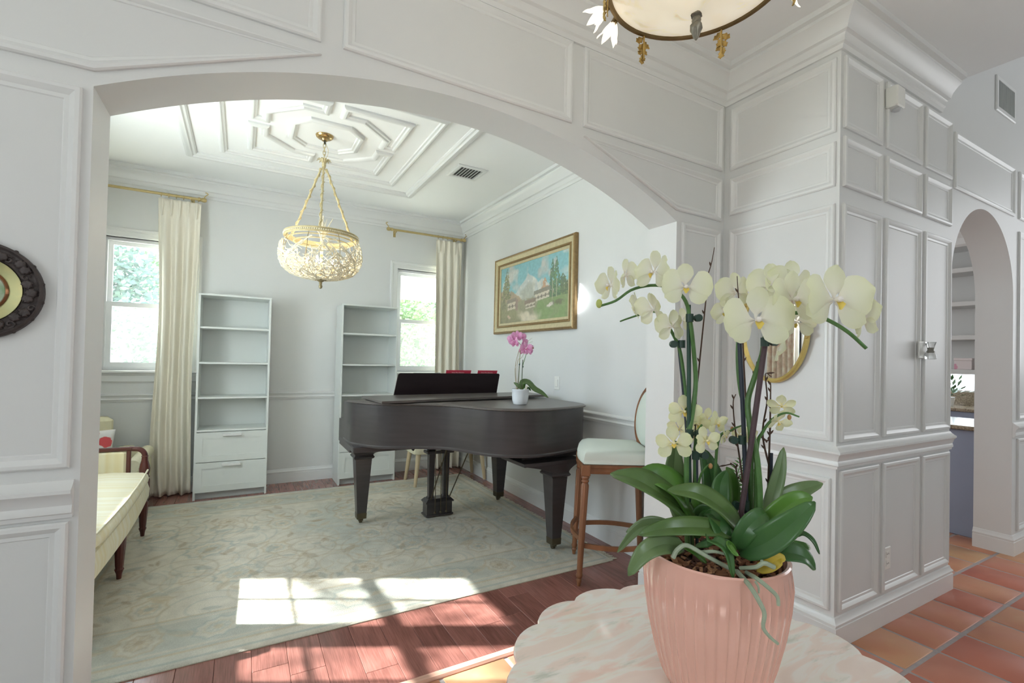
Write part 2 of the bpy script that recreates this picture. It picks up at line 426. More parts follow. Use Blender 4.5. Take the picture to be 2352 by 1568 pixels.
BL = struct(run('baseboard_arch', [(-3, YF), (XL, YF), (XL, YB), (LX, YB)], BASE, TRIM, None, -1), 'white skirting round the left arch pier')
BL = struct(run('baseboard_hall', [(RX, FY), (RX, YB), (XR, YB), (XR, YF), (XM, YF), (XM, YR), (3.84, YR), (3.84, YR2)], BASE, TRIM, None, -1), 'white skirting along the right hand walls')
BL = struct(run('baseboard_hall_far', [(4.95, YR2), (4.95, YR), (8, YR)], BASE, TRIM, None, -1), 'white skirting beyond the narrow arch')
# --- piano room shell
W1, W2, WZ = (-1.13, -.45), (1.57, 2.25), (1.175, 2.40)
L1, L2 = (2.66, 3.345), (3.385, 4.09)
wall_far = struct(wall_holes('wall_far', 'y', FY, FY + .14, LX - .14, RX + .14, 0, CP, [(*W1, *WZ), (*W2, *WZ)], WHITE), 'white far wall of the piano room with two windows')
wall_left = struct(wall_holes('wall_left', 'x', LX - .14, LX, YB, FY, 0, CP, [(*L1, *WZ), (*L2, *WZ)], WHITE), 'white left wall of the piano room')
wall_right = struct(MB().box((RX, YB, 0), (RX + .14, FY, CP)).build('wall_right', WHITE, smooth=0), 'white right wall of the piano room behind the painting')
RAIL2 = [(0, .885), (.01, .885), (.012, .895), (.02, .905), (.012, .918), (.018, .935), (.027, .942), (.027, .95), (.012, .958), (0, .962)]
run('chair_rail', [(RX, YB + .002), (RX, FY), (LX, FY), (LX, YB)], RAIL2, TRIM, wall_far, 1)
run('crown_moulding', [(RX, YB), (RX, FY), (LX, FY), (LX, YB), (RX, YB)], up(CROWN, CP), TRIM, wall_far, 1)
struct(run('baseboard_far', [(RX, FY), (LX, FY), (LX, YB)], BASE, TRIM, None, 1), 'white skirting of the piano room far wall')
# --- ceilings
ceiling = struct(MB().box((LX - .14, YB, CP), (RX + .14, FY + .14, CP + .05)).build('ceiling', CEIL, smooth=0), 'white piano room ceiling with geometric moulding')
CPR = [(0, 0), (0, .012), (.006, .02), (.02, .026), (.032, .026), (.04, .016), (.052, .012), (.056, 0)]
CPO = [(0, 0), (0, .018), (.02, .03), (.05, .034), (.06, .022), (.075, .02), (.085, .01), (.085, 0)]
TC = (.52, 3.91)
def cm(pts, prof=CPR):
    return moulding('ceiling_moulding', pts, (TC[0], TC[1], CP), (1, 0, 0), (0, 1, 0), (0, 0, -1), TRIM, ceiling, prof)
cm([(-.985, -.985), (.985, -.985), (.985, .985), (-.985, .985)], CPO)
cm([(-.73, -.75), (.73, -.75), (.73, .75), (-.73, .75)])
lp = [(.035, .56), (.53, .56), (.53, .035), (.39, .035), (.39, .19), (.19, .38), (.035, .38)]
for sx in (-1, 1):
    for sy in (-1, 1):
        cm([(a * sx, b * sy) for a, b in lp])
cm([(-.262, -.14), (-.14, -.268), (.14, -.268), (.262, -.14), (.262, .14), (.14, .268), (-.14, .268), (-.262, .14)])
struct(MB().box((-3, -1.75, CF), (3.72, YF, CF + .06)).build('ceiling', CEIL, smooth=0), 'plain white hall ceiling under the alabaster lamp')
struct(MB().box((3.66, -1.75, CF + .06), (3.72, YR, 4.3)).build('wall_drop', WHITE, smooth=0), 'white drop above the hall ceiling edge')
struct(MB().box((3.66, -1.75, 4.3), (8, YR, 4.36)).build('ceiling', CEIL, smooth=0), 'higher white ceiling at the far right')
# --- unseen rest of the hall that holds the daylight in
struct(wall_holes('wall_entry', 'y', -1.75, -1.65, -3, 8, 0, 4.3, [(-.2, .6, 1.7, 2.4)], WHITE), 'entry wall behind the viewpoint')
struct(wall_holes('wall_hall_left', 'x', -2.6, -2.5, -1.65, YF, 0, CF, [(.2, .6, 1.5, 2.1)], WHITE), 'left end wall of the hall')
struct(wall_holes("wall_hall_right", "x", 8, 8.1, -1.75, 4.7, 0, 4.3, [(2.2, 3.2, 1.09, 1.9)], WHITE), "right end wall of the hall")

# --- windows
PVC = mat('window_vinyl', rgb(240, 242, 244), .35)
def window(name, org, ud, nd, u0, u1, z0, z1, depth, label, midf=.49, muntin=False):
    org, ud, nd = Vector(org), Vector(ud), Vector(nd)
    w = struct(empty(name, org + ud * ((u0 + u1) / 2) + Vector((0, 0, z0))), label)
    base = org + ud * ((u0 + u1) / 2) + Vector((0, 0, z0)); hw = (u1 - u0) / 2; h = z1 - z0
    def P(u, v, n): return ud * u + Vector((0, 0, v)) + nd * n
    def bx(mb, a, b, c, d, e, f):
        vs = [P(u, v, n) for u, v, n in ((a, c, e), (b, c, e), (b, c, f), (a, c, f), (a, d, e), (b, d, e), (b, d, f), (a, d, f))]
        return mb.add(vs, [(0, 3, 2, 1), (4, 5, 6, 7), (0, 1, 5, 4), (1, 2, 6, 5), (2, 3, 7, 6), (3, 0, 4, 7)])
    def ring(nm, a, b, c, d, wd, e, f, m=PVC):
        o_ = [(a, c), (b, c), (b, d), (a, d)]; i_ = [(a + wd, c + wd), (b - wd, c + wd), (b - wd, d - wd), (a + wd, d - wd)]
        vs = [P(*p, e) for p in o_] + [P(*p, e) for p in i_] + [P(*p, f) for p in o_] + [P(*p, f) for p in i_]; fs = []
        for k in range(4):
            l = (k + 1) % 4
            fs += [(k, l, l + 4, k + 4), (k + 8, l + 8, l + 12, k + 12), (k, l, l + 8, k + 8), (k + 4, l + 4, l + 12, k + 12)]
        return MB().add(vs, fs).build(nm, m, w, smooth=0)
    # casing (three sides), stool, apron
    pr = [(-.085, 0), (-.085, .018), (-.078, .024), (-.06, .024), (-.05, .014), (-.012, .012), (-.004, .008), (0, .006), (0, -.05)]
    pts = [(-hw, 0), (-hw, h), (hw, h), (hw, 0)]; rs = []
    for k, (u, v) in enumerate(pts):
        su = -1 if u < 0 else 1; sv = 1 if k in (1, 2) else 0
        rs.append([P(u - su * d, v - sv * d, n_) for d, n_ in pr])
    MB().rings(rs, True, True).build('casing', TRIM, w, smooth=30)
    mb = MB(); rs = [[P(u, v, n_) for v, n_ in ((-.028, -.06), (-.028, .045), (-.02, .055), (-.006, .055), (0, .046), (0, -.06))] for u in (-hw - .1, hw + .1)]
    mb.rings(rs).build('sill', TRIM, w, smooth=30)
    mb = MB(); rs = [[P(u, v, n_) for v, n_ in ((-.11, 0), (-.11, .012), (-.1, .018), (-.05, .018), (-.04, .026), (-.028, .03), (-.028, 0))] for u in (-hw - .085, hw + .085)]
    mb.rings(rs).build('apron', TRIM, w, smooth=30)
    d = -depth
    ring('frame', -hw, hw, 0, h, .03, d * .95, d * .35)
    mid = h * midf
    ring('upper_sash', -hw + .03, hw - .03, mid - .012, h - .03, .034, d * .85, d * .66)
    ring('lower_sash', -hw + .03, hw - .03, .03, mid + .03, .042, d * .62, d * .42)
    bx(MB(), -hw + .06, hw - .06, mid + .02, h - .06, d * .76, d * .74).build('pane', glass_pane(), w, smooth=0)
    bx(MB(), -hw + .07, hw - .07, .07, mid - .01, d * .53, d * .51).build('pane', glass_pane(.075), w, smooth=0)
    if muntin:
        for um in (-.0,):
            bx(MB(), um - .008, um + .008, .07, mid, d * .52 - .01, d * .52 + .01).build('muntin', PVC, w, smooth=0); bx(MB(), um - .008, um + .008, mid + .02, h - .06, d * .75 - .01, d * .75 + .01).build('muntin', PVC, w, smooth=0)
        bx(MB(), -hw + .07, hw - .07, mid * .47 - .007, mid * .47 + .007, d * .52 - .008, d * .52 + .008).build('muntin', PVC, w, smooth=0)
    w.location = base
    return w
window('window_1', (0, FY, 0), (1, 0, 0), (0, -1, 0), *W1, *WZ, .12, 'white double hung window on the far left with pine trees outside')
window('window_2', (0, FY, 0), (1, 0, 0), (0, -1, 0), *W2, *WZ, .12, 'white double hung window between bookcase and right curtain')
window('window_3', (LX, 0, 0), (0, 1, 0), (1, 0, 0), *L1, *WZ, .12, 'white side window over the sofa, nearer of the pair', .56, True)
window('window_4', (LX, 0, 0), (0, 1, 0), (1, 0, 0), *L2, *WZ, .12, 'white side window over the sofa, farther of the pair', .56, True)

# ================================================================== FURNITURE OF THE PIANO ROOM
# ---------------------------------------------------------------- rug
def build_rug():
    x0, x1, y0, y1 = -1.12, 2.235, 2.485, 5.13
    nx, ny = 470, 372
    X, Y = np.meshgrid(np.linspace(x0, x1, nx), np.linspace(y0, y1, ny))
    rs = np.random.RandomState(5)
    def vnoise(sc, seed):
        r = np.random.RandomState(seed); g = r.rand(64, 64)
        u = (X * sc + 100) % 64; v = (Y * sc + 100) % 64
        i = u.astype(int); j = v.astype(int); a = u - i; b = v - j; a = a * a * (3 - 2 * a); b = b * b * (3 - 2 * b)
        i2 = (i + 1) % 64; j2 = (j + 1) % 64
        return g[j % 64, i % 64] * (1 - a) * (1 - b) + g[j % 64, i2] * a * (1 - b) + g[j2, i % 64] * (1 - a) * b + g[j2, i2] * a * b
    cream = np.array(rgb(220, 213, 196)); sage = np.array(rgb(192, 195, 184)); tan = np.array(rgb(202, 186, 156)); brown = np.array(rgb(178, 160, 132)); ivory = np.array(rgb(218, 210, 192)); grey = np.array(rgb(174, 182, 174))
    img = np.ones((ny, nx, 3)) * cream
    w = (vnoise(1.6, 1) * .6 + vnoise(4, 2) * .4)[..., None]
    img = img * (1 - np.clip((w - .42) * 2.2, 0, .8)) + sage * np.clip((w - .42) * 2.2, 0, .8)
    d = np.minimum(np.minimum(X - x0, x1 - X), np.minimum(Y - y0, y1 - Y))
    bord = ((d > .1) & (d < .43))[..., None]
    img = np.where(bord, img * .35 + sage * .65 * .97, img)
    def blend(mask, c, a=.75):
        nonlocal img
        m = np.clip(mask, 0, 1)[..., None] * a
        img = img * (1 - m) + c * m
    def line(dd, wd): return np.clip(1.3 - np.abs(dd) / wd, 0, 1)
    for dd, c in ((.1, tan), (.135, ivory), (.40, ivory), (.43, tan), (.035, grey)):
        blend(line(d - dd, .010), c, .8)
    def flower(cx, cy, r, n, rot=0, cols=(tan, ivory, brown)):
        s = (np.abs(X - cx) < r * 1.3) & (np.abs(Y - cy) < r * 1.3)
        if not s.any(): return
        xx, yy = X - cx, Y - cy; q = np.hypot(xx, yy) / r; th = np.arctan2(yy, xx) + rot
        pet = 1 - .16 * np.abs(np.sin(n * th / 2)) + .1 * np.sin(th * 2 + n)
        m1 = np.clip((pet - q) * 9, 0, 1) * s; blend(m1, cols[1], .62)
        blend(line((q - pet), .09) * s, cols[0], .65)
        blend(np.clip((.62 * pet - q) * 9, 0, 1) * s * (np.abs(np.sin(n * th / 2)) > .35), cols[0], .55)
        blend(line(q - .6 * pet, .07) * s, cols[2], .45)
        blend(np.clip((.25 - q) * 9, 0, 1) * s, cols[2], .7)
    def leafm(cx, cy, ln, wd, rot, c):
        s = (np.abs(X - cx) < ln) & (np.abs(Y - cy) < ln)
        xx = (X - cx) * np.cos(rot) + (Y - cy) * np.sin(rot); yy = -(X - cx) * np.sin(rot) + (Y - cy) * np.cos(rot)
        t = xx / ln
        m = np.clip((wd * (1 - t * t * 4) - np.abs(yy)) * 140, 0, 1) * (np.abs(t) < .5) * s
        blend(m, c, .52); blend(line(yy, .004) * m, brown, .3)
    def scroll(cx, cy, r, dirn, rot, c):
        xx, yy = X - cx, Y - cy; q = np.hypot(xx, yy); th = np.arctan2(yy, xx) * dirn + rot
        s = q < r * 1.6
        for k in range(2):
            rr = r * (.25 + .16 * ((th + 2 * np.pi * k) % (4 * np.pi)))
            blend(line(q - np.clip(rr, 0, r * 1.5), .008) * s, c, .38)
    # vines over the field in mirrored halves
    cxm, cym = (x0 + x1) / 2, (y0 + y1) / 2
    for k in range(26):
        px, py = rs.uniform(0, 1.2), rs.uniform(-.85, .85)
        for sx in (-1, 1):
            cx, cy = cxm + sx * px, cym + py
            scroll(cx, cy, rs.uniform(.1, .17), sx * rs.choice((-1, 1)), rs.uniform(0, 6), (brown, tan, grey)[k % 3])
    pl = [(.15, -.7, .13), (.55, -.45, .15), (.95, -.72, .12), (1.15, -.2, .13), (.72, .05, .17), (.25, .38, .14), (.62, .6, .13), (1.05, .45, .14), (.32, -.12, .12)]
    for k, (px, py, r) in enumerate(pl):
        for sx in (-1, 1): flower(cxm + sx * px, cym + py, r * .85, (9, 11, 7)[k % 3], k, ((tan, ivory, brown), (grey, ivory, tan), (tan, cream, grey))[k % 3])
    for k in range(110):
        px, py = rs.uniform(0, 1.22), rs.uniform(-.88, .88); ro = rs.uniform(0, 3.1); ln = rs.uniform(.07, .15)
        for sx in (-1, 1): leafm(cxm + sx * px, cym + py, ln, ln * .22, ro * sx, (tan, grey, brown, sage)[k % 4])
    # border palmettes
    nb = 9
    for k in range(nb):
        t = (k + .5) / nb; xx = x0 + .27 + t * (x1 - x0 - .54)
        for yy in (y0 + .265, y1 - .265):
            flower(xx, yy, .105, 9, k, ((tan, ivory, brown) if k % 2 else (grey, ivory, tan))); leafm(xx + .17, yy, .16, .03, .5 * (-1) ** k, tan); leafm(xx - .17, yy + .03, .14, .025, -.6, grey)
    for k in range(7):
        yy = y0 + .27 + (k + .5) / 7 * (y1 - y0 - .54)
        for xx in (x0 + .265, x1 - .265):
            flower(xx, yy, .1, 9, k, ((tan, ivory, brown) if k % 2 else (grey, ivory, tan))); leafm(xx, yy + .17, .16, .03, 1.2, tan); leafm(xx + .02, yy - .16, .14, .025, 1.9, grey)
    img = img * (.8 + .2 * vnoise(9, 33))[..., None] + np.array(rgb(206, 203, 190)) * (.2 - .2 * vnoise(9, 33))[..., None]
    img *= (.9 + .16 * vnoise(22, 9) + .06 * rs.rand(ny, nx))[..., None]
    Z = .013 + .0015 * vnoise(30, 4)
    def rip(cx, cy, ln, ang, hgt):
        xx = (X - cx) * np.cos(ang) + (Y - cy) * np.sin(ang); yy = -(X - cx) * np.sin(ang) + (Y - cy) * np.cos(ang)
        return hgt * np.exp(-(yy / .03) ** 2) * np.exp(-(xx / ln) ** 2)
    Z = Z + rip(1.05, 3.82, .22, .15, .012) + rip(.2, 4.45, .4, -.1, .006)
    edge = np.clip(d / .012, 0, 1); Z = Z * (.35 + .65 * edge)
    co = np.stack([X, Y, Z], -1).reshape(-1, 3)
    me = bpy.data.meshes.new('pile')
    idx = np.arange(nx * ny).reshape(ny, nx)
    fc = np.stack([idx[:-1, :-1], idx[:-1, 1:], idx[1:, 1:], idx[1:, :-1]], -1).reshape(-1, 4)
    me.vertices.add(len(co)); me.vertices.foreach_set('co', co.ravel())
    me.loops.add(fc.size); me.loops.foreach_set('vertex_index', fc.ravel())
    me.polygons.add(len(fc)); me.polygons.foreach_set('loop_start', np.arange(0, fc.size, 4)); me.polygons.foreach_set('use_smooth', np.ones(len(fc), bool))
    me.update(calc_edges=True)
    ca = me.color_attributes.new('Col', 'FLOAT_COLOR', 'POINT')
    ca.data.foreach_set('color', np.concatenate([img.reshape(-1, 3), np.ones((nx * ny, 1))], 1).ravel().astype(np.float32))
    root = tag(empty('rug', ((x0 + x1) / 2, (y0 + y1) / 2, 0)), 'large pale sage and cream floral rug under the piano and sofa', 'rug')
    me.materials.append(mat('rug_wool', (1, 1, 1), .95, var=.12, vscale=160, bump=.5, bscale=260, attr='Col', spec=.1))
    o = bpy.data.objects.new('pile', me); COL.objects.link(o); o.parent = root; o.location = -root.location
    rm = mat('rug_edge', rgb(206, 200, 180), .95, var=.1, vscale=90)
    b = MB().box((x0, y0, .0005), (x1, y1, .0045)).build('backing', rm, root, smooth=0); b.location = -root.location
    for xe, s in ((x1, 1), (x0, -1)):
        mb = MB(); yy = y0 + .01
        while yy < y1 - .01:
            ln = .028 + rs.rand() * .018; dy = (rs.rand() - .5) * .02
            mb.tube([(xe - s * .004, yy, .006), (xe + s * ln * .5, yy + dy * .4, .006), (xe + s * ln, yy + dy, .003)], .0028, 4)
            yy += .011
        f = mb.build('fringe', mat('rug_fringe', rgb(226, 220, 200), .9), root); f['kind'] = 'stuff'; f.location = -root.location
build_rug()

# ---------------------------------------------------------------- curtain rods and curtains
def scroll_hook(s):   # small shepherd's hook finial in the u-z plane
    return [(s * (.0 + .012 * math.sin(a)), 0, .012 - .0 + .016 * (1 - math.cos(a)) * .9) for a in np.linspace(0, 4.2, 12)]
ROD = mat('antique_gold_rod', rgb(200, 180, 128), .38, .55, var=.06, vscale=40)
def rod(u0, u1, z, hang, label, Y=5.465):
    o = tag(empty('curtain_rod', ((u0 + u1) / 2, Y, z)), label, 'curtain rod'); c = (u0 + u1) / 2
    MB().tube([(u0 - c, 0, 0), (0, 0, 0), (u1 - c, 0, 0)], .0125, 14).build('pole', ROD, o)
    for s, u in ((-1, u0), (1, u1)):
        e = u - c
        f = MB().rings([[(e + s * d, r * math.cos(2 * math.pi * k / 12), r * math.sin(2 * math.pi * k / 12)) for k in range(12)] for d, r in ((-.012, .013), (-.01, .02), (.004, .02), (.01, .014), (.022, .021), (.04, .023), (.055, .016), (.06, .004))]).build('finial', ROD, o)
        pts = [(e + s * (.036 + .012 * (1 - math.cos(t))), 0, .018 + .014 * t) for t in np.linspace(0, 1.4, 4)] + [(e + s * (.05 - .0 + .016 * math.sin(t) * 1.0), 0, .05 + .013 * (1 - math.cos(t)) * .9) for t in np.linspace(.3, 3.6, 8)]
        MB().tube(pts, [.005] * (len(pts) - 1) + [.002], 6).build('hook', ROD, f)
    for u in (u0 + .06, u1 - .06):
        b = MB().tube([(u - c, 0, -.013), (u - c, .06, -.018), (u - c, FY - Y - .004, -.018)], .006, 8).box((u - c - .014, FY - Y - .008, -.06), (u - c + .014, FY - Y - .0005, .03)).build('bracket', ROD, o)
    for u in hang:
        MB().tube([(u - c, .019 * math.cos(t), .019 * math.sin(t) - .006) for t in np.linspace(0, 2 * math.pi, 15)], .0025, 6, cap=False).build('ring', ROD, o)
    return o
h1 = [-.70 + .058 * k for k in range(6)]; h2 = [2.03 + .06 * k for k in range(6)]
rod(-1.34, -.40, 2.825, h1, 'gold curtain rod over the left window')
rod(1.46, 2.335, 2.825, h2, 'gold curtain rod over the right hand window near the corner')
CURT = mat('cream_curtain_silk', rgb(244, 238, 222), .7, var=.03, vscale=60, stretch=(1, 1, .1), bump=.05, bscale=200, sss=.0)
def curtain(u0, u1, zt, label, hang, seed, bunch, Y=5.465):
    rn = random.Random(seed); wdt = u1 - u0
    o = tag(empty('curtain', ((u0 + u1) / 2, Y, zt)), label, 'curtain'); nf = 3.6
    def fn(u, v):
        z = -v * (zt - .012); sq = 1 - bunch * math.sin(min(1, v * 1.1) * math.pi) ** 2 * .6 - bunch * .25 * v
        x = (u - .5) * wdt * sq + .02 * math.sin(v * 5 + seed) * v
        ph = 2 * math.pi * nf * (u + .04 * math.sin(v * 3.1 + seed))
        amp = .014 + .02 * min(1, v * 4)
        y = amp * math.sin(ph) + .012 * math.sin(ph * .43 + 2 * v + seed) * min(1, v * 3)
        if v < .07:   # pinch pleats
            k = v / .07; pin = abs(math.sin(math.pi * 5 * u)); y = y * k - (1 - k) * .016 * (pin ** 6); x += 0
        y += .02 * max(0, v - .95) / .05 * math.sin(ph * 1.7 + 1)
        return (x, y, z)
    MB().grid(fn, 90, 70).build('panel', CURT, o, smooth=80, solid=.0025)
    for k in range(5):
        u = (k + .5) / 5 - .5
        MB().tube([(u * wdt, -.004, -.002), (u * wdt, -.016, -.035), (u * wdt, -.02, -.075), (u * wdt, -.015, -.16)], [.007, .011, .009, .004], 8).build('pinch_pleat', CURT, o)
    return o
curtain(-.72, -.385, 2.785, 'tall cream curtain hanging beside the left bookcase', h1, 1, .22)
curtain(2.005, 2.345, 2.785, 'tall cream curtain hanging in the far right corner', h2, 4, .06)
# floral side curtain on the left wall (seen in the oval mirror)
FLC = mat('floral_curtain', rgb(232, 224, 206), .75, var=.3, vscale=14, col2=rgb(206, 168, 150))
o = tag(empty('floral_curtain', (LX + .1, 4.28, 2.72)), 'floral patterned curtain at the side window, seen in the oval mirror', 'curtain')
MB().grid(lambda u, v: (.03 * math.sin(u * 34 + v), (u - .5) * .42, -v * 1.84), 60, 8).build('panel', FLC, o, smooth=80, solid=.0025)

# ---------------------------------------------------------------- bookcases
LAM = mat('white_laminate', rgb(228, 232, 228), .38)
def bookcase(x0, label):
    x1, y0, y1, H = x0 + .598, 5.2, 5.535, 1.90
    o = tag(empty('bookcase', (x0, y0, 0)), label, 'bookcase'); w = x1 - x0; d = y1 - y0; t = .018
    MB().bbox((0, .002, 0), (t, d, H - .016), .0012).build('side_panel', LAM, o, smooth=0)
    MB().bbox((w - t, .002, 0), (w, d, H - .016), .0012).build('side_panel', LAM, o, smooth=0)
    MB().bbox((-.002, 0, H - .016), (w + .002, d, H), .0012).build('top_board', LAM, o, smooth=0)
    MB().box((t, d - .006, .05), (w - t, d - .001, H - .016)).build('back_panel', LAM, o, smooth=0)
    for z in (1.578, 1.25, .926, .622):
        MB().bbox((t, .012, z), (w - t, d - .006, z + .018), .0012).build('shelf', LAM, o, smooth=0)
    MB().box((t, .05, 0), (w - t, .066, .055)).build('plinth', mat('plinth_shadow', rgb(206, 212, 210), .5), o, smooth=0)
    for z0, z1 in ((.345, .617), (.068, .339)):
        fr = MB(); a, b, c, e = .004, w - .004, z0, z1; i = .062
        vs = [(a, 0, c), (b, 0, c), (b, 0, e), (a, 0, e), (a + i, 0, c + .058), (b - i, 0, c + .058), (b - i, 0, e - .058), (a + i, 0, e - .058),
              (a + i, .006, c + .058), (b - i, .006, c + .058), (b - i, .006, e - .058), (a + i, .006, e - .058), (a, .017, c), (b, .017, c), (b, .017, e), (a, .017, e)]
        fs = [(k, (k + 1) % 4, (k + 1) % 4 + 4, k + 4) for k in range(4)] + [(k + 4, (k + 1) % 4 + 4, (k + 1) % 4 + 8, k + 8) for k in range(4)] + [(8, 9, 10, 11), (15, 14, 13, 12)] + [(k, (k + 1) % 4, (k + 1) % 4 + 12, k + 12) for k in range(4)]
        dr = fr.add(vs, fs).build('drawer', LAM, o, smooth=0, loc=(0, -.0015, 0))
        zc = z1 - .025
        MB().bbox((w / 2 - .078, -.026, zc - .013), (w / 2 + .078, -.002, zc + .010), .004).build('handle', TRIM, dr, smooth=0)
    return o
bookcase(-.365, 'tall white open bookcase with two drawers beside the left curtain')
bookcase(.893, 'tall white open bookcase with two drawers partly behind the piano')

# ---------------------------------------------------------------- grand piano
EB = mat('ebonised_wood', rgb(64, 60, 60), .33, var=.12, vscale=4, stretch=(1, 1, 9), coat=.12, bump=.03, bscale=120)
EBT = mat('ebonised_top_sheen', rgb(92, 86, 82), .34, var=.1, vscale=9, stretch=(1, 8, 1), coat=.1)  # lid wood lightened; the room's reflection is put into the colour
BRASS = mat('aged_brass', rgb(92, 84, 66), .45, .6, var=.1, vscale=20)
ZB, ZT = .705, 1.01
OUT = [(.697, 3.86), (.698, 3.70), (.716, 3.60), (.764, 3.51), (.83, 3.42), (.925, 3.345), (1.05, 3.295), (1.16, 3.247), (1.266, 3.175), (1.335, 3.075), (1.39, 2.95), (1.46, 2.835), (1.563, 2.745), (1.708, 2.692), (1.86, 2.703), (2.02, 2.742), (2.17, 2.80), (2.25, 2.862), (2.28, 2.96), (2.285, 3.2), (2.285, 3.86)]
OUTS = [(p.x, p.y) for p in cr([(a, b, 0) for a, b in OUT], 90)]
def offset(pl, d):
    n = len(pl); res = []
    for i in range(n):
        a = Vector(pl[max(0, i - 1)]); b = Vector(pl[min(n - 1, i + 1)]); t = (b - a).normalized(); res.append((pl[i][0] + t.y * d * -1, pl[i][1] + t.x * d))
    return res
def piano():
    o = tag(empty('grand_piano', (1.5, 3.5, 0)), 'dark ebonised baby grand piano standing on the rug by the right wall', 'piano')
    def fin(ob): ob.location = (-1.5, -3.5, 0); return ob
    inner = offset(OUTS, .05)
    prof = [(-.006, ZB), (-.006, ZB + .012), (0, ZB + .02), (0, ZT)]
    rs = []
    lines = [offset(OUTS, d) for d, z in prof] + [inner, inner]
    zs = [z for d, z in prof] + [ZT, ZB]
    for i in range(len(OUTS)): rs.append([(lines[k][i][0], lines[k][i][1], zs[k]) for k in range(len(zs))])
    fin(MB().rings(rs, True, True).build('rim', EB, o, smooth=30))
    # key-end cheeks that step down
    ck = [(3.84, ZB), (3.84, ZT), (3.862, ZT), (3.872, .985), (3.874, .93), (3.882, .89), (3.91, .862), (3.95, .852), (4.06, .85), (4.06, ZB + .055), (4.06, ZB)]
    for x0, x1 in ((.697, .752), (2.23, 2.285)):
        fin(MB().prism(ck, x0, x1, 'x').build('cheek', EB, o, smooth=30))
    fin(MB().bbox((.70, 3.5, ZB - .045), (2.247, 4.085, ZB - .001), .006).build('key_bed', EB, o, smooth=0))
    fin(MB().bbox((.76, 4.035, ZB), (2.19, 4.055, ZB + .055), .004).build('key_slip', EB, o, smooth=0))
    IV = mat('ivory_keys', rgb(232, 226, 210), .3)
    for k in range(52):
        xa = .765 + k * 1.418 / 52
        q = MB().bbox((0, 0, 0), (1.418 / 52 - .001, .15, .018), .001).build('white_key', IV, o, smooth=0) if k == 0 else None
        if q: kme = q.data
        else:
            q = bpy.data.objects.new('white_key', kme); COL.objects.link(q); q.parent = o
        q.location = (xa - 1.5, 3.88 - 3.5, ZB + .045)
    fin(MB().box((.755, 3.845, ZB + .02), (2.192, 3.875, ZT - .01)).build('fallboard', EB, o, smooth=0))
    fin(MB().box((.75, 3.72, ZB), (2.2, 3.845, ZT - .02)).build('pin_block', EB, o, smooth=0))
    # lid: main leaf over the case, front leaf folded back on top
    lo = offset(OUTS, -.018); k0 = next(i for i, p in enumerate(OUTS) if p[1] < 3.70)
    k1 = len(OUTS) - 1 - next(i for i, p in enumerate(reversed(OUTS)) if p[1] < 3.70)
    lp_ = lo[k0:k1 + 1]; li = offset(OUTS, -.006)[k0:k1 + 1]
    rs = [[(x, y, ZT + .001) for x, y in li], [(x, y, ZT + .006) for x, y in lp_], [(x, y, ZT + .013) for x, y in lp_], [(x, y, ZT + .021) for x, y in li]]
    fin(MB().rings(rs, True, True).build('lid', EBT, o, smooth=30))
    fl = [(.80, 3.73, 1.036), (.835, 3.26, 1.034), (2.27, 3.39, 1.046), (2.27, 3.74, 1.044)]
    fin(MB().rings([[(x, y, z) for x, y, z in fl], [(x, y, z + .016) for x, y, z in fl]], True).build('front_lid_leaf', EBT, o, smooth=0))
    # music desk, leaning towards the lid
    dk = [(1.085, 0), (1.103, .19), (1.118, .2), (2.02, .2), (2.032, .19), (2.035, 0)]
    def dp(u, v, t): return (u, 3.87 - v * .32 + t, 1.032 + v * .96)
    fin(MB().rings([[dp(u, v, t) for u, v in dk] for t in (0, .014)], True).build('music_desk', mat('music_desk_wood', rgb(44, 34, 36), .4, var=.2, vscale=3, stretch=(1, 6, 6)), o, smooth=0))
    # legs
    def leg(cx, cy, br):
        lg = MB(); rs = []
        for z, h in ((.09, .036), (.54, .063)):
            rs.append([(cx - h, cy - h, z), (cx + h, cy - h, z), (cx + h, cy + h, z), (cx - h, cy + h, z)])
        l = fin(lg.rings(rs).build('leg', EB, o, smooth=0))
        cap = [(.538, .066), (.545, .076), (.555, .08), (.562, .074), (.57, .07)]
        MB().rings([[(cx - h, cy - h, z), (cx + h, cy - h, z), (cx + h, cy + h, z), (cx - h, cy + h, z)] for z, h in cap]).build('capital', EB, l, smooth=0)
        # shaped bracket between capital and case: extents (x-,x+,y-,y+) grow in a curve
        rs = []
        for t in np.linspace(0, 1, 9):
            z = .57 + t * .068; g = t ** 1.6
            a, b, c, d = [.07 + (e - .07) * g for e in br]
            rs.append([(cx - a, cy - c, z), (cx + b, cy - c, z), (cx + b, cy + d, z), (cx - a, cy + d, z)])
        a, b, c, d = [e + .012 for e in br]
        for z in (.638, .66): rs.append([(cx - a, cy - c, z), (cx + b, cy - c, z), (cx + b, cy + d, z), (cx - a, cy + d, z)])
        MB().rings(rs).build('bracket', EB, l, smooth=25)
        MB().rings([[(cx - h, cy - h, z), (cx + h, cy - h, z), (cx + h, cy + h, z), (cx - h, cy + h, z)] for z, h in ((.055, .034), (.058, .037), (.1, .0385), (.102, .037))]).build('ferrule', BRASS, l, smooth=0)
        mb = MB().rings([[(cx + x_, cy + .008 + .017 * math.cos(2 * math.pi * k / 16), .033 + .017 * math.sin(2 * math.pi * k / 16)) for k in range(16)] for x_ in (-.011, .011)])
        mb.build('caster', BRASS, l)
        for s_ in (-.018, .012): MB().box((cx + s_, cy - .012, .034), (cx + s_ + .006, cy + .016, .058)).build('caster_fork', BRASS, l, smooth=0)
    leg(.86, 3.93, (.14, .2, .26, .15)); leg(2.15, 4.0, (.2, .085, .26, .075)); leg(1.96, 2.80, (.3, .16, .08, .22))
    fin(MB().box((1.7, 2.83, .66), (2.2, 3.02, ZB)).build('tail_beam', EB, o, smooth=0))
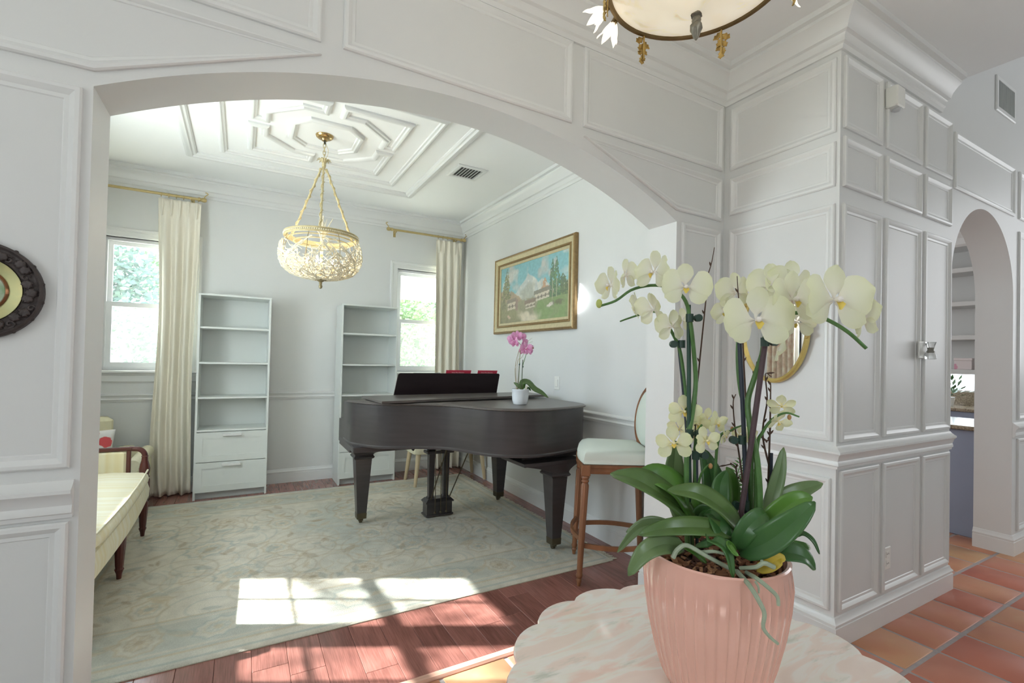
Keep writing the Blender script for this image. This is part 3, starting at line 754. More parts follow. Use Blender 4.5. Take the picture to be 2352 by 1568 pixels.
    # lyre with pedals
    L0 = (1.485, 3.86)
    for s in (-.066, .066):
        rs = [[(L0[0] + s - h, L0[1] - h, z), (L0[0] + s + h, L0[1] - h, z), (L0[0] + s + h, L0[1] + h, z), (L0[0] + s - h, L0[1] + h, z)] for z, h in ((.16, .03), (.175, .026), (.18, .021), (.55, .026), (.58, .03), (.66, .03))]
        fin(MB().rings(rs).build('lyre_post', EB, o, smooth=0))
    fin(MB().bbox((L0[0] - .12, L0[1] - .06, .545), (L0[0] + .12, L0[1] + .05, .57), .004).build('lyre_top', EB, o, smooth=0))
    rs = [[(L0[0] - h, L0[1] - g, z), (L0[0] + h, L0[1] - g, z), (L0[0] + h, L0[1] + g, z), (L0[0] - h, L0[1] + g, z)] for z, h, g in ((.022, .122, .062), (.034, .122, .062), (.036, .112, .052), (.128, .112, .052), (.132, .124, .064), (.142, .124, .064), (.165, .1, .045))]
    fin(MB().rings(rs).build('pedal_box', EB, o, smooth=0))
    for s in (-.05, 0, .05):
        fin(MB().tube([(L0[0] + s, L0[1] - .075, .06), (L0[0] + s, L0[1] - .072, .35), (L0[0] + s, L0[1] - .05, .665)], .0035, 8).sphere((L0[0] + s, L0[1] - .074, .058), .011, 10, 6).build('pedal_rod', BRASS, o))
        fin(MB().tube([(L0[0] + s, L0[1] + .05, .05), (L0[0] + s, L0[1] + .1, .05), (L0[0] + s, L0[1] + .16, .04)], [.008, .012, .014], 8).build('pedal', BRASS, o))
    fin(MB().tube([(L0[0] + .08, L0[1] - .03, .13), (L0[0] + .2, L0[1] - .25, .66)], .005, 8).build('lyre_brace', BRASS, o))
    fin(MB().tube([(L0[0] - .08, L0[1] - .03, .13), (L0[0] - .04, L0[1] - .3, .66)], .005, 8).build('lyre_brace', BRASS, o))
    return o
piano()
# ---------------------------------------------------------------- books on the music desk
RED = mat('red_book_cover', rgb(206, 62, 84), .5); PAPER = mat('book_pages', rgb(236, 232, 222), .8); GREYC = mat('grey_book_cover', rgb(158, 168, 160), .6)
def text(body, size, m, parent, mtx, name='lettering', ext=.0003):
    c = bpy.data.curves.new(name, 'FONT'); c.body = body; c.size = size; c.extrude = ext; c.align_x = 'CENTER'; c.align_y = 'CENTER'; c.shear = .15
    t = bpy.data.objects.new('tmp_text', c); COL.objects.link(t); bpy.context.view_layer.update()
    me = bpy.data.meshes.new_from_object(t.evaluated_get(bpy.context.evaluated_depsgraph_get())); bpy.data.objects.remove(t)
    me.materials.clear(); me.materials.append(m); q = bpy.data.objects.new(name, me); COL.objects.link(q); q.parent = parent; q.matrix_basis = mtx; q['kind'] = 'stuff'; return q
TXT = mat('white_print', rgb(250, 226, 228), .6)
def book(u0, u1, top, m, label, words=None):
    o = tag(empty('music_book', ((u0 + u1) / 2, 3.893, 1.04)), label, 'book', 'music books on the piano desk'); hw = (u1 - u0) / 2
    sl = Vector((0, -.31, .95)).normalized(); nn = Vector((0, .95, .31))
    ln = (top - 1.04) / sl.z
    def P(u, v, t): return Vector((u, 0, 0)) + sl * v + nn * t
    for nm, t0, t1, mm, ins in (('cover', 0, .0012, m, 0), ('pages', .0013, .005, PAPER, .003), ('cover', .0052, .0064, m, 0)):
        q = [(-hw, 0), (hw, 0), (hw + .012 - ins, ln - ins), (-hw + .002, ln - ins)]
        MB().rings([[P(u, v, t) for u, v in q] for t in (t0, t1)]).build(nm, mm, o, smooth=0)
    if words:
        mtx = frame_axes(P(.0, ln - .02, -.0006), (1, 0, 0), sl, Vector((1, 0, 0)).cross(sl))
        text(words, .0125, TXT, o, mtx)
    return o
book(1.235, 1.46, 1.226, GREYC, 'grey book at the left end of the music desk')
book(1.52, 1.745, 1.2495, RED, 'red music book in the middle of the music desk', 'Online Piano Education')
book(1.82, 2.005, 1.2495, RED, 'red music book at the right end of the music desk', 'Online Piano Education')
# ---------------------------------------------------------------- upholstered piano bench behind the lyre
CREAM = mat('cream_upholstery', rgb(232, 226, 198), .8, var=.05, vscale=40, bump=.1, bscale=200)
PALEW = mat('pale_wood', rgb(206, 186, 150), .5, var=.1, vscale=10, stretch=(1, 1, .2))
b = tag(empty('piano_bench', (1.98, 4.93, .0145)), 'small cream upholstered bench behind the piano pedals', 'bench')
def cushion(mb, hx, hy, z0, z1, r=.03, n=12):
    rs = []
    for t in np.linspace(0, 1, 7):
        a = math.pi * t; z = z0 + (z1 - z0) * (1 - math.cos(a)) / 2; k = r * (1 - math.sin(a) ** .6)
        rs.append([((hx - k) * cx_, (hy - k) * cy_, z) for cx_, cy_ in rr_square(.16)])
    return mb.rings(rs)
def rr_square(r, n=5):
    pts = []
    for qx, qy, a0 in ((1, 1, 0), (-1, 1, 90), (-1, -1, 180), (1, -1, 270)):
        for k in range(n + 1):
            a = R(a0 + 90 * k / n); pts.append((qx * (1 - r) + r * math.cos(a), qy * (1 - r) + r * math.sin(a)))
    return pts
cushion(MB(), .43, .2, .33, .45).build('seat', CREAM, b)
for sx in (-1, 1):
    for sy in (-1, 1):
        MB().tube([(sx * .4, sy * .17, 0), (sx * .36, sy * .14, .335)], [.016, .026], 10).build('leg', PALEW, b)
# ---------------------------------------------------------------- dark bag hanging under the piano
MB().sphere((0, 0, 0), .05, 8, 6, (1.0, .6, 1.1))
bag = tag(MB().rings([[(-.02 + x_, y_, z_) for x_, y_ in ((-w_, -.015), (w_, -.015), (w_, .015), (-w_, .015))] for z_, w_, x0_ in ((-.09, .005, 0), (-.05, .03, 0), (.01, .06, 0), (.05, .075, 0))]).build('pedal_extender', EB, smooth=0), 'dark wooden block hanging under the piano key bed', 'block')
bag.location = (1.36, 4.12, .615)
# ---------------------------------------------------------------- sofa
SILK = mat('striped_silk', rgb(232, 222, 184), .55, var=.12, vscale=34, stretch=(.02, 1, .02), detail=1, col2=rgb(240, 236, 216))
SILKX = mat('striped_silk_arm', rgb(226, 212, 164), .55, var=.12, vscale=26, stretch=(1, .02, .02), detail=1, col2=rgb(238, 232, 206))
MAHO = mat('mahogany', rgb(84, 36, 30), .28, var=.2, vscale=8, stretch=(1, 1, .15), coat=.3)
def turned(prof, c, n=20, fl=None): return MB().lathe(prof, c, n, flute=fl)
def sofa():
    o = tag(empty('sofa', (-.95, 3.58, 0)), 'yellow striped settee with carved mahogany arms and reeded legs', 'sofa'); ox, oy = -.95, 3.58
    def fin(ob): ob.location = (-ox, -oy, 0); return ob
    ya, yb, xf, xb = 2.83, 4.33, -.60, -1.33
    # seat rail, bowed a little at the front
    def fx(y): t = (y - ya) / (yb - ya); return xf + .03 + .02 * math.sin(math.pi * t)
    ys = np.linspace(ya, yb, 25)
    rs = [[(xb, y, .30), (fx(y) - .02, y, .265 + .03 * abs(math.cos(2 * math.pi * (y - ya) / (yb - ya)))), (fx(y), y, .285), (fx(y) + .004, y, .34), (fx(y) - .008, y, .395), (fx(y) - .03, y, .41), (xb, y, .41)] for y in ys]
    fin(MB().rings(rs).build('seat_rail', SILK, o, smooth=40))
    rs = []
    for y in np.linspace(ya + .03, yb - .03, 25):
        t = (y - ya - .03) / (yb - ya - .06); e = min(1, min(t, 1 - t) * 14); f = fx(y) + .012
        pts = [(xb + .13, .412), (f - .025, .412), (f - .004, .425), (f, .45), (f - .008, .475), (f - .035, .49), (f - .2, .505), (xb + .13, .50)]
        rs.append([(x_ if x_ < -1 else x_ - .02 * (1 - e), y, .412 + (z_ - .412) * (.55 + .45 * e)) for x_, z_ in pts])
    c = fin(MB().rings(rs).build('seat_cushion', SILK, o, smooth=50))
    MB().tube([(fx(y) - .006, y, .486) for y in np.linspace(ya + .05, yb - .05, 30)], .006, 8).build('piping', CREAM, c)
    fin(MB().rings([[(xb, y, .30), (xb + .15, y, .42), (xb + .11, y, .70), (xb + .07, y, .745), (xb + .01, y, .735), (xb - .03, y, .30)] for y in (ya, (ya + yb) / 2, yb)]).build('backrest', SILK, o, smooth=40))
    fin(MB().tube([(xb + .03, ya - .02, .755), (xb + .03, (ya + yb) / 2, .77), (xb + .03, yb + .02, .755)], .018, 10).build('top_rail', MAHO, o))
    reed = lambda k, n, z: 1 - .07 * (k % 2)
    LEGP = [(.012, .0), (.015, .03), (.02, .045), (.024, .055), (.019, .065), (.021, .075), (.024, .13), (.029, .20), (.03, .245), (.022, .255), (.03, .265), (.032, .275), (.024, .285), (.034, .30), (.034, .41)]
    for y in (ya, (ya + yb) / 2, yb):
        fin(turned(LEGP, (xf, y, 0), 20, reed).build('leg', MAHO, o))
    for y in (ya, yb):
        fin(MB().tube([(xb + .03, y, .0), (xb + .06, y, .3)], [.018, .026], 8).build('leg', MAHO, o))
        pp = [(.034, .41), (.026, .42), (.033, .43), (.026, .44), (.033, .47), (.034, .49), (.028, .52), (.02, .55), (.019, .575), (.023, .578), (.019, .582)]
        pst = fin(turned(pp, (xf, y, 0), 20, reed).build('arm_post', MAHO, o))
        pts = [(xf, y, .58)] + [(xf - .055 * (1 - math.cos(a)), y, .58 + .055 * math.sin(a)) for a in np.linspace(.2, math.pi / 2, 7)] + [(xf - .09, y, .638)]
        MB().tube(pts, .0175, 12).build('arm_curve', MAHO, pst)
        fin(MB().bbox((xb + .02, y - .019, .625), (xf - .07, y + .019, .652), .006).build('arm_rail', MAHO, o, smooth=0))
        fin(MB().bbox((xf - .105, y - .014, .40), (xf - .08, y + .014, .63), .004).build('arm_stile', MAHO, o, smooth=0))
        fin(MB().bbox((xb + .03, y - .022, .40), (xf - .105, y + .022, .622), .012).build('arm_panel', SILKX, o, smooth=0))
    o.location.z = .0145
    return o
sofa()
def pillow(loc, hw, hh, th, rot, m, label):
    def fn(u, v, s):
        x_, z_ = (u - .5) * 2, (v - .5) * 2
        px = max(0, (1 - x_ ** 2)) * max(0, (1 - z_ ** 2)); k = 1 - .08 * (1 - abs(x_)) - 0; k2 = 1 - .08 * (1 - abs(z_))
        return (x_ * hw * k2, s * th * px ** .45, z_ * hh * k)
    mb = MB().grid(lambda u, v: fn(u, v, 1), 14, 14).grid(lambda u, v: fn(u, v, -1), 14, 14)
    ob = mb.build('throw_pillow', m, smooth=60, loc=loc, rot=rot)
    import bmesh
    bm = bmesh.new(); bm.from_mesh(ob.data); bmesh.ops.remove_doubles(bm, verts=bm.verts, dist=1e-5); bmesh.ops.recalc_face_normals(bm, faces=bm.faces); bm.to_mesh(ob.data); bm.free()
    return tag(ob, label, 'pillow')
def petals_mat(name, bg, cols):
    m = bpy.data.materials.new(name); m.use_nodes = True; nt = m.node_tree; N = nt.nodes; L = nt.links; b_ = N['Principled BSDF']; b_.inputs['Roughness'].default_value = .85
    tc = N.new('ShaderNodeTexCoord'); v = N.new('ShaderNodeTexVoronoi'); v.inputs['Scale'].default_value = 9; L.new(tc.outputs['Object'], v.inputs['Vector'])
    r1 = N.new('ShaderNodeValToRGB'); r1.color_ramp.interpolation = 'CONSTANT'; e = r1.color_ramp.elements; e[0].color = (*cols[0], 1); e[0].position = 0; e[1].color = (*bg, 1); e[1].position = .55
    for k, c in enumerate(cols[1:]): q = e.new(.2 + .18 * k); q.color = (*c, 1)
    sp = N.new('ShaderNodeSeparateColor'); L.new(v.outputs['Color'], sp.inputs[0]); L.new(sp.outputs[0], r1.inputs[0])
    n = N.new('ShaderNodeTexNoise'); n.inputs['Scale'].default_value = 30; L.new(tc.outputs['Object'], n.inputs['Vector'])
    ma = N.new('ShaderNodeMath'); ma.operation = 'MULTIPLY_ADD'; ma.inputs[1].default_value = .25; L.new(n.outputs['Fac'], ma.inputs[0]); L.new(v.outputs['Distance'], ma.inputs[2])
    r2 = N.new('ShaderNodeValToRGB'); r2.color_ramp.elements[0].position = .5; r2.color_ramp.elements[1].position = .55; L.new(ma.outputs[0], r2.inputs[0])
    mx = N.new('ShaderNodeMix'); mx.data_type = 'RGBA'; L.new(r2.outputs[0], mx.inputs[0]); L.new(r1.outputs[0], mx.inputs[6]); mx.inputs[7].default_value = (*bg, 1)
    L.new(mx.outputs[2], b_.inputs['Base Color']); return m
pillow((-1.09, 5.12, .535), .17, .16, .05, (R(-16), 0, R(0)), petals_mat('red_flower_print', rgb(240, 238, 236), [rgb(222, 92, 96), rgb(226, 130, 130), rgb(160, 186, 130)]), 'white pillow with red flowers and green leaves on the settee')
FLO = petals_mat('sage_flower_print', rgb(228, 222, 190), [rgb(176, 190, 176), rgb(196, 204, 190), rgb(190, 190, 140)])
o = tag(empty('armchair', (-1.03, 5.08, .0145)), 'pale floral armchair in the corner behind the striped settee', 'armchair')
def soft(nm, a, b, r_, m):
    q = MB().bbox(a, b, r_).build(nm, m, o, smooth=60); md = q.modifiers.new('soft', 'BEVEL'); md.width = r_ * .6; md.segments = 3; return q
soft('seat', (-.24, -.36, .2), (.24, .2, .385), .03, FLO); soft('backrest', (-.24, .2, .2), (.055, .33, .765), .035, FLO); soft('backrest_wing', (.056, .2, .2), (.24, .33, .5), .035, FLO)
for s_ in (-1, 1):
    ar = MB().tube([(s_ * .3, -.36, .43), (s_ * .3, 0, .435), (s_ * .3, .3, .44)], .05, 16).build('arm_roll', CREAM, o); soft('arm_side', (s_ * .3 - .035, -.36, .2), (s_ * .3 + .035, .3, .4), .015, FLO)
    for y_ in (-.33, .29): MB().tube([(s_ * .25, y_, .0), (s_ * .25, y_, .2)], [.015, .024], 10).build('leg', MAHO, o)
# ---------------------------------------------------------------- bar stool
OAK = mat('carved_oak', rgb(132, 88, 58), .42, var=.22, vscale=12, stretch=(1, 1, .12))
LIN = mat('pale_linen', rgb(216, 224, 214), .75, bump=.06, bscale=260)
def stool():
    cx, cy = 2.115, 2.362; ang = R(147)
    o = tag(empty('bar_stool', (cx, cy, 0), ang), 'carved oak bar stool with pale linen seat beside the piano tail', 'stool')   # local +x = front
    def seatpts(k, fr=.215, bk=.19, dp=.21):   # trapezoid with bowed front
        pts = []
        for t in np.linspace(-1, 1, 9): pts.append((dp * (1.0 + .10 * (1 - t * t)) * k, fr * t * k))
        for t in np.linspace(1, -1, 9): pts.append((-dp * k, bk * t * k))
        return pts
    fr = [(x_, y_) for x_, y_ in seatpts(1)]
    mb = MB(); rs = [[(x_ * s, y_ * s, z) for x_, y_ in fr] for z, s in ((.672, .985), (.678, 1.0), (.69, 1.0), (.694, .985), (.704, .985), (.708, 1.0), (.722, 1.0), (.726, .985))]
    mb.rings(rs).build('seat_frame', OAK, o, smooth=30)
    rs = []
    for z, s in ((.727, .965), (.735, 1.0), (.76, 1.015), (.79, .985), (.815, .90), (.83, .74), (.838, .45), (.84, .1)): rs.append([(x_ * s, y_ * s, z) for x_, y_ in fr])
    st = MB().rings(rs).build('seat', LIN, o, smooth=60)
    MB().tube([(x_ * 1.003, y_ * 1.003, .735) for x_, y_ in fr + fr[:1]], .004, 6, cap=False).build('piping', LIN, st)
    LP = [(.010, 0), (.013, .02), (.018, .035), (.014, .045), (.019, .055), (.021, .065), (.017, .075), (.017, .09), (.0245, .60), (.018, .615), (.024, .625), (.019, .635), (.026, .648), (.022, .66)]
    fl = lambda k, n, z: 1 - (.12 * (k % 2) if .09 < z < .61 else 0)
    for fx_, fy_ in ((.2, .195), (.2, -.195), (-.19, .17), (-.19, -.17)):
        splay = .03; lg = MB(); rs = []; wy = cy + fx_ * math.sin(ang) + fy_ * math.cos(ang)
        for r_, z_ in LP:
            if wy > 2.46: z_ = .0155 + z_ * .975
            q = splay * (1 - z_ / .66); rs.append([(fx_ + math.copysign(q, fx_) + r_ * fl(k, 24, z_) * math.cos(2 * math.pi * k / 24), fy_ + math.copysign(q, fy_) * .8 + r_ * fl(k, 24, z_) * math.sin(2 * math.pi * k / 24), z_) for k in range(24)])
        l = lg.rings(rs).build('leg', OAK, o, smooth=40)
        bl = MB().bbox((fx_ - .028, fy_ - .028, .66), (fx_ + .028, fy_ + .028, .727), .003).build('corner_block', OAK, l, smooth=0)
        mb = MB()
        for k in range(8):
            a = math.pi * k / 4
            for s in ((1, 0),):
                n_ = Vector((math.copysign(1, fx_), 0, 0)) if fx_ > 0 else Vector((-1, 0, 0)); e1 = Vector((0, 1, 0)); e2 = Vector((0, 0, 1)); c_ = Vector((fx_, fy_, .694)) + n_ * .029
                dv = e1 * math.cos(a) + e2 * math.sin(a); sd = n_.cross(dv)
                mb.add([c_, c_ + dv * .009 + sd * .0035 + n_ * .002, c_ + dv * .02, c_ + dv * .009 - sd * .0035 + n_ * .002], [(0, 1, 2, 3)])
    def stretcher(a, b, z, bow, nm='stretcher'):
        a, b = Vector((*a, z)), Vector((*b, z)); t = (b - a); n_ = Vector((-t.y, t.x, 0)).normalized(); rs = []
        for k in np.linspace(0, 1, 9):
            p = a + t * k + n_ * bow * math.sin(math.pi * k); rs.append([p + n_ * dx + Vector((0, 0, dz)) for dx, dz in ((-.008, -.014), (.008, -.014), (.008, .014), (-.008, .014))])
        MB().rings(rs).build(nm, OAK, o, smooth=30)
    stretcher((.215, -.205), (.215, .205), .27, -.05, 'footrest'); stretcher((-.205, -.18), (-.205, .18), .27, .02)
    stretcher((.2, -.2), (-.19, -.18), .235, .045); stretcher((.2, .2), (-.19, .18), .235, -.045)
    # oval back on two posts
    c = Vector((-.23, 0, 1.005)); uy = Vector((0, 1, 0)); uz = Vector((-.16, 0, .987)); nx = Vector((.987, 0, .16)); q_ = Matrix.Rotation(R(16), 3, 'Z'); uy, uz, nx = q_ @ uy, q_ @ uz, q_ @ nx
    ring = [c + uy * .184 * math.cos(a) + uz * .21 * math.sin(a) for a in np.linspace(0, 2 * math.pi, 49)[:-1]]
    rs = []
    for p in ring:
        e = (p - c).normalized(); rs.append([p + e * a + nx * b for a, b in ((-.016, -.012), (.008, -.014), (.014, -.004), (.014, .006), (.006, .012), (-.004, .008), (-.016, .01))])
    rs.append(rs[0]); MB().rings(rs, False).build('back_frame', OAK, o, smooth=35)
    rs = [[c + uy * .168 * s * math.cos(a) + uz * .2 * s * math.sin(a) + nx * h for a in np.linspace(0, 2 * math.pi, 41)[:-1]] for s, h in ((1, -.012), (1, .004), (.9, .022), (.6, .032), (.15, .034))]
    MB().rings(rs).build('back_pad', LIN, o, smooth=60)
    for s in (-1, 1):
        MB().tube([(-.2, s * .14, .70), (-.205, s * .125, .78), c + uy * s * .12 - uz * .178], [.016, .014, .012], 10).build('back_post', OAK, o)
    return o
stool()

# ================================================================== LAMPS, PICTURES AND FITTINGS
ANT = mat('antique_cream_metal', rgb(206, 192, 150), .5, .25, var=.15, vscale=60)
CORAL = mat('gilded_coral', rgb(240, 232, 208), .45, .05, var=.1, vscale=80)
BULB = mat('lit_bulb', (1, .9, .7), .4, emit=(1, .9, .72), estr=9)
def chandelier():
    cx, cy = .507, 3.91
    o = tag(empty('chandelier', (cx, cy, CP)), 'basket chandelier of gilded coral twigs with lit candle bulbs', 'chandelier')
    def Z(z): return z - CP
    BR = mat('brass_canopy', rgb(190, 160, 110), .25, .85)
    MB().lathe([(.004, Z(3.008)), (.02, Z(3.01)), (.026, Z(3.022)), (.05, Z(3.028)), (.062, Z(3.038)), (.066, Z(3.0495))], n=28).build('canopy', BR, o)
    MB().tube([(0, 0, Z(3.012)), (.004, 0, Z(2.985))], .008, 8).build('hook', mat('dark_hook', rgb(70, 70, 60), .4, .5), o)
    for k in range(4):
        zc = 2.972 - k * .028; a = k % 2 * math.pi / 2
        MB().tube([(.009 * math.cos(t) * math.cos(a), .009 * math.cos(t) * math.sin(a), Z(zc) + .02 * math.sin(t)) for t in np.linspace(0, 2 * math.pi, 15)], .0028, 6, cap=False).build('chain_link', ANT, o)
    MB().tube([(.006, 0, Z(3.0)), (.03, .01, Z(2.95)), (.025, 0, Z(2.9)), (.01, 0, Z(2.875))], .0018, 5).build('cord', ANT, o)
    hb = MB().lathe([(.004, Z(2.875)), (.016, Z(2.865)), (.02, Z(2.855)), (.013, Z(2.835)), (.016, Z(2.82)), (.012, Z(2.80)), (.006, Z(2.785))], n=16).build('hub', ANT, o)
    for k in range(9):
        a = 2 * math.pi * k / 9; c, s = math.cos(a), math.sin(a); rs = []
        for t in np.linspace(0, 1, 6):
            r_ = .012 + .042 * t; z_ = Z(2.835 + .03 * math.sin(t * 2.6)); w_ = .009 * math.sin(math.pi * min(.98, t * .9 + .1)); rs.append([(r_ * c - w_ * s, r_ * s + w_ * c, z_), (r_ * c, r_ * s, z_ + .002), (r_ * c + w_ * s, r_ * s - w_ * c, z_)])
        MB().rings(rs, False, False).build('leaf', ANT, hb, smooth=60, solid=.0015)
    rr, zr = .262, 2.262
    # ring band with bead border
    rg = MB().rings([[((rr + a) * math.cos(t), (rr + a) * math.sin(t), Z(zr + b)) for a, b in ((-.008, -.016), (.004, -.018), (.008, -.012), (.004, -.006), (.004, .008), (.009, .014), (.004, .02), (-.008, .018))] for t in np.linspace(0, 2 * math.pi, 61)], False).build('ring', ANT, o)
    mb = MB()
    for k in range(110):
        a = 2 * math.pi * k / 110; mb.sphere(((rr + .006) * math.cos(a), (rr + .006) * math.sin(a), Z(zr + .001)), .0058, 6, 4)
    bd = mb.build('beading', CORAL, rg); bd['kind'] = 'stuff'
    for k in range(3):
        a = R(20 + 120 * k); c, s = math.cos(a), math.sin(a)
        p0, p1 = Vector((.02 * c, .02 * s, Z(2.80))), Vector((rr * c, rr * s, Z(zr + .015)))
        q = MB().tube([p0, p0.lerp(p1, .5), p1], .0075, 8).build('suspension_rod', ANT, o)
        t = (p1 - p0); e1 = t.orthogonal().normalized(); e2 = t.normalized().cross(e1)
        MB().tube([p0 + t * u + (e1 * math.cos(u * 40) + e2 * math.sin(u * 40)) * .0105 for u in np.linspace(.01, .99, 110)], .0034, 5).build('vine', ANT, q)
        mb = MB(); rn = random.Random(k)
        for j in range(12):
            u = .08 + .075 * j; b_ = p0 + t * u; dv = (e1 * rn.uniform(-1, 1) + e2 * rn.uniform(-1, 1)).normalized() + t.normalized() * .6
            mb.tube([b_, b_ + dv * .012, b_ + dv * .022 + Vector((0, 0, -.006))], [.002, .0015, .0008], 4)
        tw = mb.build('tendrils', ANT, q); tw['kind'] = 'stuff'
    PR = [(.262, 2.25), (.287, 2.19), (.296, 2.125), (.293, 2.075), (.27, 2.02), (.225, 1.98), (.15, 1.952), (.07, 1.937), (.03, 1.932)]
    def sp(s):
        x = s * (len(PR) - 1); i = min(int(x), len(PR) - 2); f = x - i
        return PR[i][0] * (1 - f) + PR[i + 1][0] * f, PR[i][1] * (1 - f) + PR[i + 1][1] * f
    WIRE = mat('basket_wire', rgb(150, 136, 100), .5, .4)
    for k in range(8):
        a = 2 * math.pi * (k + .4) / 8
        MB().tube([(sp(s)[0] * .985 * math.cos(a), sp(s)[0] * .985 * math.sin(a), Z(sp(s)[1])) for s in np.linspace(0, 1, 20)], .0025, 5).build('rib', WIRE, o)
    rn = random.Random(12); mb = MB()
    def twig(th, s, ds, dth, n, rad):
        pts = []
        for k in range(n):
            if not (.015 < s < .97): break
            r_, z_ = sp(s); r_ += rn.uniform(-.006, .008); pts.append(Vector((r_ * math.cos(th), r_ * math.sin(th), Z(z_))))
            r_ = max(.06, r_); th += (dth + rn.uniform(-.5, .5) * .03) / (r_ / .27); s += ds + rn.uniform(-.015, .02)
            if n > 4 and k and rn.random() < .75:
                sd = rn.choice((-1, 1)); twig(th, s, ds * .3 + rn.uniform(-.03, .03), sd * .065, 3, rad * .8)
        if len(pts) > 1: mb.tube(pts, [rad * rn.uniform(.8, 1.25) for _ in pts[:-1]] + [rad * .6], 5)
    for k in range(190):
        twig(rn.uniform(0, 6.283), rn.uniform(.03, .75), rn.uniform(.018, .045), rn.choice((-1, 1)) * rn.uniform(.02, .09), 8, .0043)
    tw = mb.build('coral_twigs', CORAL, o, smooth=60); tw['kind'] = 'stuff'
    mb = MB()
    for k in range(26):   # spray rising from the middle of the basket
        a, r_ = rn.uniform(0, 6.28), rn.uniform(.03, .13); h = rn.uniform(2.33, 2.47) - r_ * .4
        pts = cr([(0, 0, Z(2.2)), (.3 * r_ * math.cos(a), .3 * r_ * math.sin(a), Z(2.3)), (r_ * math.cos(a), r_ * math.sin(a), Z(h))], 5)
        mb.tube(pts, [.003, .003, .003, .0025, .002, .0015], 5)
        p = pts[3]; mb.tube([p, p + Vector((rn.uniform(-.03, .03), rn.uniform(-.03, .03), .02))], [.002, .001], 4)
    tw = mb.build('coral_spray', CORAL, o, smooth=60); tw['kind'] = 'stuff'
    MB().lathe([(.01, Z(1.935)), (.012, Z(2.0)), (.01, Z(2.2)), (.014, Z(2.22)), (.008, Z(2.26))], n=12).build('centre_stem', ANT, o)
    for zz, r_ in ((2.215, .2), (2.235, .235)):
        MB().tube([(r_ * math.cos(t), r_ * math.sin(t), Z(zz)) for t in np.linspace(0, 2 * math.pi, 41)], .005, 6, cap=False).build('hoop', ANT, o)
    for k in range(5):
        a = 2 * math.pi * k / 5 + .5; c, s = math.cos(a), math.sin(a); r_ = .095
        ar = MB().tube(cr([(0, 0, Z(1.98)), (.06 * c, .06 * s, Z(1.965)), (r_ * c, r_ * s, Z(2.0))], 8), .005, 7).build('candle_arm', ANT, o)
        MB().lathe([(.012, 0), (.018, .008), (.01, .012), (.009, .05), (.004, .052)], (r_ * c, r_ * s, Z(2.0)), 12).build('candle', mat('candle_sleeve', rgb(240, 226, 190), .5), ar)
        MB().lathe([(.004, 0), (.011, .012), (.0125, .024), (.008, .042), (.002, .056)], (r_ * c, r_ * s, Z(2.052)), 12).build('bulb', BULB, ar)
    fn_ = MB().lathe([(.003, Z(1.866)), (.011, Z(1.872)), (.014, Z(1.885)), (.009, Z(1.9)), (.012, Z(1.906)), (.01, Z(1.915)), (.03, Z(1.93)), (.045, Z(1.94)), (.02, Z(1.945))], n=16).build('finial', mat('finial_metal', rgb(150, 138, 104), .45, .4), o)
    l = bpy.data.lights.new('chandelier_glow', 'POINT'); l.energy = 5; l.color = (1, .88, .7); l.shadow_soft_size = .07
    lo_ = bpy.data.objects.new('chandelier_glow', l); COL.objects.link(lo_); lo_.parent = o; lo_.location = (0, 0, Z(2.12))
chandelier()

